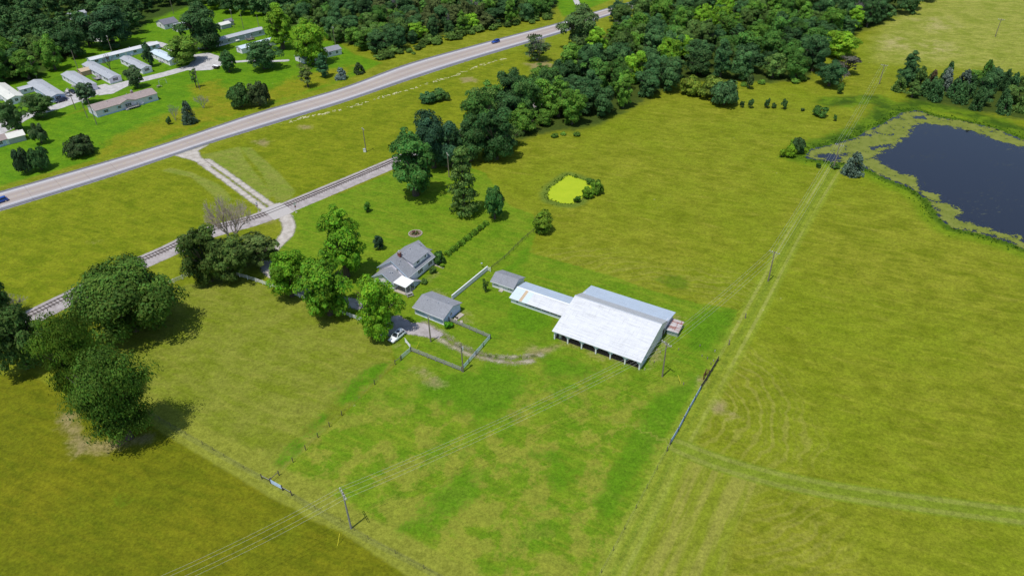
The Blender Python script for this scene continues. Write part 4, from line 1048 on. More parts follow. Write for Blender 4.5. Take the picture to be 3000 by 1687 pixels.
# ------------------------------------------------------------------ utility poles and wires
ATT = {}
def insulator(parent, p, s=1.0):
    MB().tube([p, (p[0],p[1],p[2]+.12*s),(p[0],p[1],p[2]+.26*s)], [.05*s,.09*s,.05*s], 7).build('insulator', M['porcelain'], parent)
def pole(key, base, h, rz, label, arms=2, lean=0.0, trans=False, group='utility poles', r=.15, lamp=False, arm_w=2.7, wood='pole_wood'):
    o = thing('utility_pole', label, 'utility pole', P(*base), rz, group)
    MB().tube([(0,0,-.1),(0,0,h*.5),(0,0,h)], [r*1.25,r*1.05,r*.8], 9).build('post', M[wood], o)
    if arms:
        for s in ((-1,1) if arms == 2 else (1,)):
            a = MB().box(s*(r*.75)+(-.06 if s<0 else 0), s*(r*.75)+(0 if s<0 else .06), -arm_w/2, arm_w/2, h-.55, h-.40).build('crossarm', M['grey_wood'], o)
        ws = [-arm_w/2+.12, -arm_w*.18, arm_w*.22, arm_w/2-.12]
        for y in ws: insulator(o, (0, y, h-.40), 1.2)
        b = MB()
        for s in (-1,1): b.beam((.0,s*.75,h-.56),(r,0,h-1.25),.05,.03)
        b.build('arm_brace', M['galv'], o)
        ATT[key] = [o.matrix_basis @ Vector((0,y,h-.12)) for y in ws]
        ATT[key] = [Vector(P(*base)) + Matrix.Rotation(rz,3,'Z') @ Vector((0,y,h-.10)) for y in ws]
    if trans:
        MB().tube([(.38,0,h-2.5),(.38,0,h-2.4),(.38,0,h-1.6),(.38,0,h-1.5)], [.22,.28,.28,.2], 12).build('transformer', M['porcelain'], o)
        MB().box(r*.6,.15,-.1,.1,h-2.2,h-1.8).build('bracket', M['galv'], o)
    if lamp:
        l = MB().beam((0,0,h-.5),(.9,0,h-.3),.06,.06).build('lamp_arm', M['galv'], o)
        MB().tube([(.9,0,h-.3),(.9,0,h-.5)], [.08,.16], 8).build('lamp_head', M['porcelain'], l)
    return o
line_dir = ang_of(P(1940,1103), P(2250,824))
d_in = ang_of(P(1029,1547), P(1940,1103)); d_out = ang_of(P(2250,824), P(2441,496))
pole('A', (1029,1547), 9.9, d_in, 'nearest utility pole with twin crossarms at the bottom fence', 2, arm_w=3.0, wood='grey_wood')
pole('B', (1940,1103), 9.9, (d_in+line_dir)/2, 'utility pole with twin crossarms beside the right end of the barn', 2)
pole('D', (2250,824), 9.3, (line_dir+d_out)/2, 'lone utility pole in the open pasture between barn and big pond', 1)
pole('E', (2441,496), 9.0, d_out, 'utility pole beside the blue cedar at the pond corner', 1)
pole('F', (2575.6,247.5), 8.4, d_out, 'utility pole in the far pasture left of the cedar row', 1)
pole('X', (2915,109), 8.6, d_out, 'farthest utility pole on the pale pasture at upper right', 1)
pole('G', (1073,445), 9.0, math.radians(30), 'single utility pole with lamp between highway and railway', 1, arm_w=2.0)
pole('H', (1316,519), 8.6, math.radians(20), 'pale utility pole beside the layered pine', 1, arm_w=2.0)
pole('y1', (1262,1001), 7.3, math.radians(50), 'bare wooden utility pole at the gravel yard edge', 0)
pole('y2', (1357,1089), 8.5, math.radians(60), 'wooden utility pole with round grey transformer at the corral corner', 0, trans=True)
for (bx, by_), h, lab, ar in (((373,792),9.6,'utility pole with lamp at the wood edge behind the second mobile home',0),((790,712),9.6,'bare utility pole standing behind the tan shed',0),((1140,560),9.6,'utility pole beside the dead tree and blue white home',1),((762,1103),9.0,'thin pole at the park road edge left of the brown roofed home',0),((880,1187),8.6,'leaning service pole with meter left of the brown roofed home',0),((975,1255),10.5,'tall pole in front of the brown roofed home end wall',0),((2012,905),10.5,'tall pole on the lawn beside the grey twiggy bush',0),((2358,282),9.6,'utility pole behind the long grey mobile home near the sheds',1),((2452,295),9.6,'utility pole behind the long grey mobile home, right of its twin',0),((1748,140),9.6,'utility pole rising from the wood behind the white house',0)):
    pole(lab, t(0,0,bx,by_), h, math.radians(40), lab, ar, lamp=('lamp' in lab), r=.13, arm_w=1.8, trans=('meter' in lab))
pole('k1', t(1,0,45,340), 9.6, math.radians(40), 'utility pole between grey mobile home and bright tall tree', 0, r=.13)
pole('k2', t(1,0,803,470), 9.6, math.radians(40), 'utility pole standing behind the white cottage right wing', 1, r=.13, arm_w=1.5)
def wire(p, q, sag, label, r=.016, group='power line wires', name='power_wire'):
    pts = [p.lerp(q, k/22) - Vector((0,0,sag*4*(k/22)*(1-k/22))) for k in range(23)]
    o = MB().tube(pts, r, 4).build(name, M['wire_metal']); return tag(o, label, 'power line', group)
off = P(560,1790) - P(1029,1547); ATT['0'] = [p + Vector((off.x*1.15, off.y*1.15, 0)) for p in ATT['A']]
nm = ['outermost left', 'inner left', 'inner right', 'outermost right']
for a, b, sg, tx in (('0','A',.8,'leaving the frame at bottom left from the nearest pole'),('A','B',1.3,'between the nearest pole and the barn pole'),('B','D',.9,'between the barn pole and the lone pasture pole'),('D','E',.9,'between the lone pasture pole and the pond pole'),('E','F',.9,'between the pond pole and the far pasture pole')):
    for k in range(4): wire(ATT[a][k], ATT[b][k], sg, f'{nm[k]} pale wire {tx}')
def guy(a, b, label):
    o = wire(a, b, 0, label, .012, 'guy wires of the poles', 'guy_wire')
    return o
def guard(px0, px1, label):
    q0 = P(*px0); q1 = P(*px1, 1.9)
    o = MB().tube([q0, q1], .045, 6).build('guy_guard', M['yellow_plastic']); tag(o, label, 'guy guard', 'yellow guards on guy wires')
guard(t(1,3,820,1140), t(1,3,841,1015), 'yellow guy guard rising from the dark grass below the nearest pole')
guard(t(1,2,1612,608), t(1,2,1640,542), 'yellow guy guard beside the white gate of the corral')
guard(t(2,2,1698,960), t(2,2,1668,868), 'pale yellow guy guard right of the barn pole')

# ------------------------------------------------------------------ fences
def board_fence(name, label, pts, spacing, h, rails, mat, post_w=.14, rail_h=.14, rail_t=.05, group=None, cat='fence', postmat=None, thing_kind=None):
    P0 = pts[0]
    f = thing(name, label, cat, P0, 0, group)
    for i in range(len(pts)-1):
        a, b = pts[i]-P0, pts[i+1]-P0; L = (b-a).length; n = max(1, round(L/spacing))
        for k in range(n + (1 if i == len(pts)-2 else 0)):
            q = a.lerp(b, k/n); MB().box(q.x-post_w/2,q.x+post_w/2,q.y-post_w/2,q.y+post_w/2,-.05,h+.06).build('post', M[postmat or mat], f)
        for z in rails:
            MB().beam(a+Vector((0,0,z)), b+Vector((0,0,z)), rail_t, rail_h).build('rail', M[mat], f)
    return f
WR = (.45,.85,1.22)
board_fence('board_fence', 'white three rail fence passing the big dark round tree toward the crossing trees', [P(128,996),P(345,900),P(562,807),P(610,786)], 2.6, 1.35, WR, 'white_paint')
board_fence('board_fence', 'white three rail fence running under the bright trees toward the yard', [P(612,784),P(750,826),P(900,880),P(1048,938),P(1134,968)], 2.6, 1.35, WR, 'white_paint')
gp = board_fence('gate_post', 'short white gate post and rail in the shade beside the parked car', [P(1134,969),P(1117,990)], 3, 1.3, (1.1,), 'white_paint', cat='gate')
vf = thing('vinyl_fence', 'solid white panel fence running from the garage to the small chicken shed', 'fence', P(1325,878))
e0, e1 = P(1325,878), P(1428,793); dv = (e1-e0); Lv = dv.length; dv.normalize(); nv = Vector((-dv.y,dv.x,0))
n = 9
for k in range(n+1): MB().obox(dv*(Lv*k/n)+Vector((0,0,.68)), dv, nv, (0,0,1), .08, .08, .68).build('post', M['white_vinyl'], vf)
for k in range(n): MB().obox(dv*(Lv*(k+.5)/n)+Vector((0,0,.62)), dv, nv, (0,0,1), Lv/n/2-.085, .03, .57).build('panel', M['siding_white'], vf)
MB().obox(dv*(Lv/2)+Vector((0,0,1.40)), dv, nv, (0,0,1), Lv/2+.1, .13, .04).build('cap_rail', M['white_vinyl'], vf)
vg = board_fence('picket_gate', 'narrow white gate at the end of the solid panel fence', [P(1429,793),P(1437,796)], 3, 1.3, (.3,.75,1.15), 'white_vinyl', cat='gate')
board_fence('board_fence', 'grey board fence from the garage corner along the corral top', [P(1315,940),P(1376,966),P(1437,992)], 2.4, 1.3, (.3,.58,.86,1.14), 'grey_wood')
board_fence('tube_gate', 'dark tubular gates closing the right side of the small corral', [P(1437,992),P(1416,1016),P(1395,1040),P(1374,1064),P(1354,1087)], 3.0, 1.35, (.3,.55,.8,1.05,1.28), 'bluegrey_paint', rail_h=.06, cat='gate', postmat='dark_wood')
board_fence('board_fence', 'grey board fence forming the near side of the small corral', [P(1352,1088),P(1204,1029)], 2.4, 1.35, (.35,.66,.97,1.26), 'grey_wood')
board_fence('farm_gate', 'small white painted gate hanging at the near corral corner', [P(1203,1022),P(1188,1003)], 3, 1.3, (.35,.6,.9,1.2), 'white_paint', cat='gate')
board_fence('tube_gate', 'dark tubular gate slanting down from the corral corner', [P(1204,1030),P(1176,1054)], 4, 1.35, (.3,.55,.8,1.05,1.28), 'bluegrey_paint', rail_h=.06, cat='gate', postmat='dark_wood')
board_fence('brace_fence', 'wooden brace of two posts beside the dark gate', [P(1174,1056),P(1158,1068)], 4, 1.3, (1.0,), 'old_wood')
def wire_fence(label, pts, spacing, h=1.25, group='wire fences with posts', posts=None, mat='dark_wood', wires=(.4,.75,1.1), pw=.09):
    P0 = pts[0]; f = thing('wire_fence', label, 'fence', P0, 0, group)
    for i in range(len(pts)-1):
        a, b = pts[i]-P0, pts[i+1]-P0; L = (b-a).length; n = max(1, round(L/spacing))
        for k in range(n + (1 if i == len(pts)-2 else 0)):
            q = a.lerp(b, k/n); MB().tube([(q.x,q.y,-.05),(q.x,q.y,h)], [pw,pw*.9], 6).build('post', M[mat], f)
        for z in wires: MB().beam(a+Vector((0,0,z)), b+Vector((0,0,z)), .010, .010).build('wire', M['steel_rail'], f)
    return f
wire_fence('wire fence with dark posts slanting from corral down to the pasture gate', PX([(1158,1068),(1098,1126),(1002,1217),(966,1250),(932,1281),(896,1318),(859,1354),(818,1392)]), 40, 1.4)
board_fence('brace_fence', 'wooden brace from the last slanting post to the blue gate', [P(818,1392),P(796,1412)], 9, 1.3, (1.0,), 'old_wood')
board_fence('brace_fence', 'wooden brace left of the blue tube gate in the bottom fence', [P(768,1402),P(793,1415)], 9, 1.35, (.95,), 'grey_wood', postmat='dark_wood')
board_fence('tube_gate', 'pale blue tube gate in the bottom pasture fence', [P(794,1416),P(828,1435)], 9, 1.4, (.25,.45,.65,.85,1.05,1.25), 'bluegrey_paint', rail_h=.07, cat='gate', postmat='dark_wood')
board_fence('brace_fence', 'wooden brace right of the blue tube gate in the bottom fence', [P(829,1436),P(855,1451)], 9, 1.35, (.95,), 'grey_wood', postmat='dark_wood')
wire_fence('thin wire fence running up left from the bottom gate to the locust trees', PX([(766,1400),(716,1374),(658,1339),(594,1301),(500,1248),(440,1214)]), 4.2, 1.2, mat='steel_rail', pw=.04)
wire_fence('thin wire fence running down right from the bottom gate past the nearest pole', PX([(856,1452),(924,1491),(999,1528),(1079,1579),(1159,1621),(1242,1665),(1380,1738)]), 4.2, 1.2, mat='steel_rail', pw=.04)
board_fence('corral_fence', 'dark weathered plank fence at the right edge of the barn lawn', [P(2103,1058),P(2086,1087),P(2070,1114),P(2053,1140)], 2.4, 1.5, (.35,.7,1.05,1.35), 'dark_wood', rail_h=.18)
ck = board_fence('loading_chute', 'rusty brown cattle chute standing against the dark plank fence', [P(2060,1112),P(2066,1098),P(2076,1101)], 1.3, 1.7, (.4,.8,1.2,1.6), 'rust', rail_h=.14, cat='chute')
board_fence('tube_gate', 'long blue grey tube gates continuing the dark plank fence downhill', [P(2052,1142),P(2018,1203),P(1986,1264),P(1964,1301)], 3.6, 1.4, (.25,.45,.65,.85,1.05,1.28), 'bluegrey_paint', rail_h=.07, cat='gate', postmat='dark_wood')
board_fence('brace_fence', 'wooden brace at the lower end of the long tube gates', [P(1963,1302),P(1954,1321)], 4, 1.3, (1.0,), 'old_wood')
wire_fence('wire fence with thin posts from the brace down to the bottom edge', PX([(1953,1322),(1895,1430),(1830,1550),(1762,1677),(1720,1750)]), 5.0, 1.2, mat='steel_rail', pw=.045)
board_fence('wire_panel_fence', 'thin dark board fence from the white gate to the lone bush', [P(1440,790),P(1478,760),P(1530,708),P(1578,668)], 2.6, 1.2, (.5,.85,1.12), 'dark_wood', rail_h=.07, rail_t=.04, post_w=.09)
pst = [((2135,1010),'thick wooden post leaning beside the power line track below the barn corner'),((2183,932),'short pale topped post on the power line track behind the barn')]
for (x, y), lab in pst:
    o = MB().tube([(0,0,0),(0,0,1.5)], [.14,.12], 8).build('fence_post', M['pole_wood']); o.location = P(x,y); tag(o, lab, 'post', 'loose fence posts')
stumps = [(1490,655),(1430,750),(1385,740),(1335,822),(1675,622),(1890,586),(2040,640),(1910,688),(1965,712),(2025,738),(2000,770),(1725,968),(1455,628)]
for k, (x, y) in enumerate(stumps):
    o = MB().tube([(0,0,0),(0,0,.55),(0,0,.6)], [.10,.10,.07], 7).build('short_post', M['pole_wood' if k % 3 else 'concrete']); o.location = P(*t(2,2,x,y))
    tag(o, 'short wooden post in the grass between barn and plank fence', 'post', 'short posts right of the barn')
def cross_sign(px, label, ang):
    o = thing('crossing_sign', label, 'railway sign', P(*px), ang, 'signs at the railway crossing')
    MB().tube([(0,0,0),(0,0,3.4)], .06, 7).build('post', M['galv'], o)
    MB().box(-.3,.3,-.3,.3,0,.06).build('footing', M['concrete'], o)
    for a in (math.radians(45), -math.radians(45)):
        MB().obox((0,-.08 - (.012 if a > 0 else 0),2.9), (math.cos(a),0,math.sin(a)), (0,1,0), (-math.sin(a),0,math.cos(a)), .62, .012, .11).build('crossbuck', M['white_paint'], o)
    b = MB(); b.tube([(0,-.1,2.05),(0,-.07,2.05)], .32, 8); b.build('stop_plate', M['red_paint'], o)
cross_sign((868,622), 'crossing sign with red plate on the lawn side of the railway', math.radians(60))
cross_sign((758,620), 'dark crossing sign on the highway side of the railway', math.radians(240))
ut = thing('utility_box', 'small pale utility box at the foot of the lone lamp pole', 'utility box', t(1,1,1096,80) and P(*t(1,1,1096,80)))
MB().box(-.45,.45,-.35,.35,0,1.1).build('cabinet', M['white_vinyl'], ut); MB().box(-.5,.5,-.4,.4,1.102,1.18).build('lid', M['galv'], ut)
bb = thing('bird_feeder', 'small dish on a post in the lawn near the white gate', 'bird feeder', P(*t(1,1,2272,1240)))
MB().tube([(0,0,0),(0,0,1.3)], .035, 6).build('post', M['dark_wood'], bb); MB().tube([(0,0,1.3),(0,0,1.36)], [.2,.28], 10).build('dish', M['galv'], bb)
# round flower bed
fb = thing('flower_bed', 'round stone edged flower bed with brown plants north of the house', 'flower bed', P(1217,685))
rr = random.Random(5); b = MB()
for k in range(26):
    a = 2*math.pi*k/26; c = Vector((1.95*math.cos(a),1.95*math.sin(a),.1)); b.obox(c, (math.cos(a),math.sin(a),0), (-math.sin(a),math.cos(a),0), (0,0,1), .12+rr.uniform(-.02,.03), .2, .10+rr.uniform(0,.05))
b.build('stone_edging', M['concrete'], fb)
MB().tube([(0,0,.0),(0,0,.06)], 1.84, 26).build('bed_soil', M['soil'], fb)
# swing frame and table on the park lawn
sw = thing('swing_frame', 'pale metal swing frame on the park lawn', 'swing', P(*t(0,0,1640,850)), R45)
b = MB()
for x in (-1.6,1.6): b.beam((x,-.7,0),(x,0,2.1),.07,.07).beam((x,.7,0),(x,0,2.1),.07,.07)
b.beam((-1.7,0,2.1),(1.7,0,2.1),.08,.08); b.build('frame', M['galv'], sw)
b = MB()
for x in (-.6,.6): b.beam((x,-.25,2.06),(x,-.25,.5),.02,.02).beam((x+.35,-.25,2.06),(x+.35,-.25,.5),.02,.02).box(x,x+.35,-.35,-.1,.45,.5)
b.build('seat', M['dark_wood'], sw)
gs = thing('garden_table', 'grey garden table with benches on the paving beside the porch', 'table', P(*t(1,2,1545,75)), 0.5)
MB().box(-.9,.9,-.4,.4,.7,.76).build('tabletop', M['grey_wood'], gs)
for s in (-1,1): MB().box(-.9,.9,s*.75-.13,s*.75+.13,.4,.45).build('bench', M['grey_wood'], gs); MB().box(s*.7-.05,s*.7+.05,-.8,.8,0,.7).build('leg', M['grey_wood'], gs)
for k, (x, y, s) in enumerate(((2045,285,1.3),(2010,315,.9),(2065,345,.7))):
    o = MB().obox((0,0,.1),(1,0,0),(0,1,0),(0,0,1),s*.9,s*.5,.1).build('stone_slab', M['concrete']); o.location = P(*t(1,2,x,y)); o.rotation_euler = (0,0,.9+k*.4)
    tag(o, ['large tan stone slab beside the blue garage gable','middle tan stone slab beside the garage fence','smallest tan stone slab beside the garage fence'][k], 'stone slab', 'stone slabs behind the garage')

# ------------------------------------------------------------------ trees
NPR = np.random.RandomState(11)
def leaf_quads(C, Nrm, size, rs, aspect=.62):
    n = len(C); r = rs.normal(size=(n,3))
    t1 = np.cross(Nrm, r); t1 /= np.linalg.norm(t1, axis=1)[:,None] + 1e-9
    t2 = np.cross(Nrm, t1)
    s = (size * np.clip(rs.lognormal(-.05,.38,n), .4, 2.1))[:,None]
    a, b = t1*s*.5, t2*s*.5*aspect
    V = np.stack([C-a, C-b*1.0+a*.15, C+a, C+b*1.0-a*.1], 1).reshape(-1,3)
    return V, np.arange(n*4).reshape(n,4)
def crown_points(rs, kind, R, h, nl, per, leaf):
    """clumps of leaves on the surfaces of many small boughs"""
    C, N, T = [], [], []; ph = rs.uniform(0,6.28,3)
    zb = {'broad': .02, 'round': .0, 'tall': .02, 'airy': .08, 'shrub': .0, 'cedar': .0, 'pine': .06}[kind]*h
    cz, bz = (zb+h)/2, (h-zb)/2
    if kind in ('cedar', 'pine'):
        nt = nl
        for i in range(nt):
            f = i/nt
            if kind == 'pine':
                tier = int(f*9); z = zb + (h-zb)*((tier+rs.uniform(-.12,.12))/9.0+.03); rad = R*(1-(z/h)**1.7)**.8*(1.0 if tier % 2 else .82) + .25
                a = rs.uniform(0,6.283); q = rad*rs.uniform(.45,1.0); br = R*.26
                c = np.array([q*math.cos(a), q*math.sin(a), z - q*.05]); sc = np.array([1.15,1.15,.42])
            else:
                z = zb + (h-zb)*f**1.15*.95; rad = R*(1-(z/h)**1.35)**.72 + .12
                a = rs.uniform(0,6.283); q = rad*rs.uniform(.55,.85); br = max(.28*R*(1.1-f*.6), .2)
                c = np.array([q*math.cos(a), q*math.sin(a), max(z,br*.6)]); sc = np.array([.9,.9,1.15])
            d = rs.normal(size=(per,3)); d /= np.linalg.norm(d,axis=1)[:,None]
            C.append(c + d*br*sc*rs.uniform(.75,1.08,per)[:,None]); N.append(d + np.array([0,0,.45])); T.append(np.clip(rs.uniform(.25,.75)+rs.normal(0,.14,per),0,1))
    else:
        for i in range(nl):
            while True:
                d = rs.normal(size=3); d /= np.linalg.norm(d)
                if d[2] > (-.75 if kind == 'shrub' else -.97): break
            lump = 1 + .20*math.sin(3*math.atan2(d[1],d[0]) + ph[0]) + .16*math.sin(5*d[2]+2*math.atan2(d[1],d[0]) + ph[1]) + .10*math.sin(7*math.atan2(d[1],d[0])+4*d[2] + ph[2])
            if kind == 'shrub' or R < 3: lump = 1 + (lump-1)*.35
            rad = rs.uniform(.50,.92)*lump if i > nl*.15 else rs.uniform(.2,.5)
            br = R*rs.choice([.13,.17,.22,.28,.34])*rs.uniform(.9,1.1) * (1.15 if kind == 'airy' else 1)
            pw = .85
            c = np.array([d[0]*R*rad, d[1]*R*rad, cz + np.sign(d[2])*abs(d[2])**pw*bz*min(rad*1.06, .92)])
            if kind == 'tall': c[:2] *= 1.0 - .35*max(0,(c[2]-cz)/bz)
            c[2] = max(c[2], br*.55)
            sc = np.array([1.1,1.1,.72]) if kind != 'airy' else np.array([1.35,1.35,.38])
            m = int(per*(br/(R*.235))**2)
            e = rs.normal(size=(m,3)); e /= np.linalg.norm(e,axis=1)[:,None]; e[:,2] = np.where(e[:,2] < -.3, -e[:,2], e[:,2])
            rr_ = rs.uniform(.72,1.12,m) if kind != 'airy' else rs.uniform(.3,1.15,m)
            C.append(c + e*br*sc*rr_[:,None]); N.append(e*1.0 + d*.35 + np.array([0,0,.35])); T.append(np.clip(rs.uniform(.2,.8)+rs.normal(0,.09,m),0,1))
    C, N, T = np.concatenate(C), np.concatenate(N), np.concatenate(T)
    N = N + rs.normal(0,.42,N.shape); N /= np.linalg.norm(N,axis=1)[:,None]
    C[:,2] = np.maximum(C[:,2], .08)
    return C, N, T, zb
def crown_mesh(name, seed, kind, R, h, nl, per, leaf):
    rs = np.random.RandomState(seed)
    C, N, T, zb = crown_points(rs, kind, R, h, nl, per, leaf)
    rad = np.hypot(C[:,0], C[:,1]); C[:,:2] *= (R - leaf*.2)/np.percentile(rad, 97.5); C[:,2] *= (h - leaf*.2)/np.percentile(C[:,2], 99.3)
    V, Q = leaf_quads(C, N, leaf, rs)
    return mesh_np(name, V, Q, M['foliage'], {"tint": ('FACE', T)})
def trunk_mesh(seed, kind, R, h):
    rr = random.Random(seed); b = MB(); r0 = .035*h + .03*R
    if kind in ('cedar','pine'): b.tube([(0,0,-.1),(0,0,h*.5),(0,0,h*.96)], [r0*.9,r0*.5,.03], 7)
    elif kind == 'shrub':
        for k in range(5):
            a = k*1.256+rr.uniform(-.3,.3); b.tube([(0,0,-.05),(R*.3*math.cos(a),R*.3*math.sin(a),h*.4),(R*.55*math.cos(a),R*.55*math.sin(a),h*.75)], [.07,.05,.02], 5)
    else:
        fork = h*rr.uniform(.22,.32); b.tube([(0,0,-.1),(.05,.02,fork*.5),(.0,.08,fork)], [r0*1.25,r0,r0*.85], 8)
        for k in range(7):
            a = k*.9+rr.uniform(-.25,.25); el = rr.uniform(.45,1.0); q = R*rr.uniform(.5,.8)
            p1 = Vector((q*.45*math.cos(a), q*.45*math.sin(a), fork+(h-fork)*.35*el)); p2 = Vector((q*math.cos(a), q*math.sin(a), fork+(h-fork)*.72*el))
            b.tube([(0,.08,fork*.9), p1, p2], [r0*.55,r0*.36,.04], 6)
            for s in (-1,1):
                a2 = a+s*.6; b.tube([p1, p1.lerp(p2,.5)+Vector((math.cos(a2),math.sin(a2),.5))*R*.18, p2+Vector((math.cos(a2),math.sin(a2),.1))*R*.15], [r0*.25,r0*.15,.02], 5)
        b.tube([(0,.08,fork*.95),(.1,0,h*.6),(0,.1,h*.88)], [r0*.6,r0*.35,.04], 6)
    me = bpy.data.meshes.new('trunk'); me.from_pydata(b.v, [], b.f); me.materials.append(M['bark']); return me
PROTO = {}
def proto(key, kind, R, h, nl, per, leaf, n=3):
    for i in range(n):
        s = hash((len(PROTO), i)) % 9999 + 17*i
        s = 101*len(PROTO) + 31*i + 5
        PROTO.setdefault(key, []).append((crown_mesh('crown', s, kind, R, h, nl, per, leaf), trunk_mesh(s, kind, R, h), R, h, kind))
proto('big',   'round', 9.5, 13.0, 150, 330, .46, 2)
proto('locust','airy',  8.0, 13.5, 150, 235, .34, 2)
proto('mid',   'broad', 5.5, 10.5, 95, 190, .44, 4)
proto('tall',  'tall',  4.2, 12.5, 95, 150, .42, 3)
proto('wood',  'round', 5.8, 11.0, 90, 125, .56, 6)
proto('small', 'broad', 2.2, 4.2, 64, 75, .30, 3)
proto('thin',  'airy',  2.4, 5.0, 26, 70, .30, 2)
proto('shrub', 'shrub', 2.4, 2.6, 60, 80, .34, 4)
proto('bush',  'shrub', 1.0, 1.1, 34, 70, .18, 3)
proto('cedar', 'cedar', 2.2, 4.6, 70, 55, .32, 3)
proto('pine',  'pine',  3.6, 11.5, 120, 60, .42, 2)
CNT = {}
def plant(key, loc, R, h, col, label, cat='tree', group=None, name='broadleaf_tree', rz=None, rr=random):
    L = PROTO[key]; k = CNT.get(key, 0); CNT[key] = k+1
    cm_, tm_, R0, h0, kd = L[k % len(L)]
    o = thing(name, label, cat, loc, 0, group)
    rz = rr.uniform(0, 6.28) if rz is None else rz
    for nme, me in (('crown', cm_), ('trunk', tm_)):
        c = link(nme if kd != 'shrub' or nme == 'crown' else 'stems', me, o); c.scale = (R/R0, R/R0, h/h0); c.rotation_euler = (0,0,rz)
        if nme == 'crown': c.color = (*col, 1)
    return o
def to_px(v):
    q = Vector(v) - Vector((0,0,CAM_H)); z = q.y*_c - q.z*_s; X, Y = q.x/z, (-q.y*_s - q.z*_c)/z
    return 1500 + F_PX*(_cr*X - _sr*Y), 843.5 + F_PX*(_sr*X + _cr*Y)
def fit(box, ratio=None):
    """crown box in the photograph -> where the trunk stands, crown radius and height"""
    x0, x1, y0, y1 = box; xb, yb = (x0+x1)/2, y1-(y1-y0)*.2
    d0 = (P(xb, yb) - Vector((0,0,CAM_H))).length; R = (x1-x0)/2*d0/F_PX; h = max((y1-y0)*d0/F_PX, R)
    for _ in range(14):
        b = P(xb, yb); px = []
        for a in range(16):
            for e in (-1.3,-.8,-.4,0,.4,.8,1.3):
                px.append(to_px((b.x + R*math.cos(a*.3927)*math.cos(e), b.y + R*math.sin(a*.3927)*math.cos(e), h*.52 + h*.48*math.sin(e))))
        u0, u1, v0, v1 = min(p[0] for p in px), max(p[0] for p in px), min(p[1] for p in px), max(p[1] for p in px)
        R *= (x1-x0)/(u1-u0); h = min(max(h*((y1-y0)/(v1-v0))**1.5, .75*R), 4.5*R)
        xb += (x0+x1)/2 - (u0+u1)/2; yb += (y0+y1)/2 - (v0+v1)/2
    return P(xb, yb), R, h
DK, DK2, MD, BR, YG, OL, CE, GY_, BRN = (.030,.066,.016), (.024,.054,.022), (.042,.098,.018), (.085,.185,.010), (.14,.205,.012), (.070,.098,.022), (.045,.078,.050), (.12,.115,.10), (.085,.060,.030)
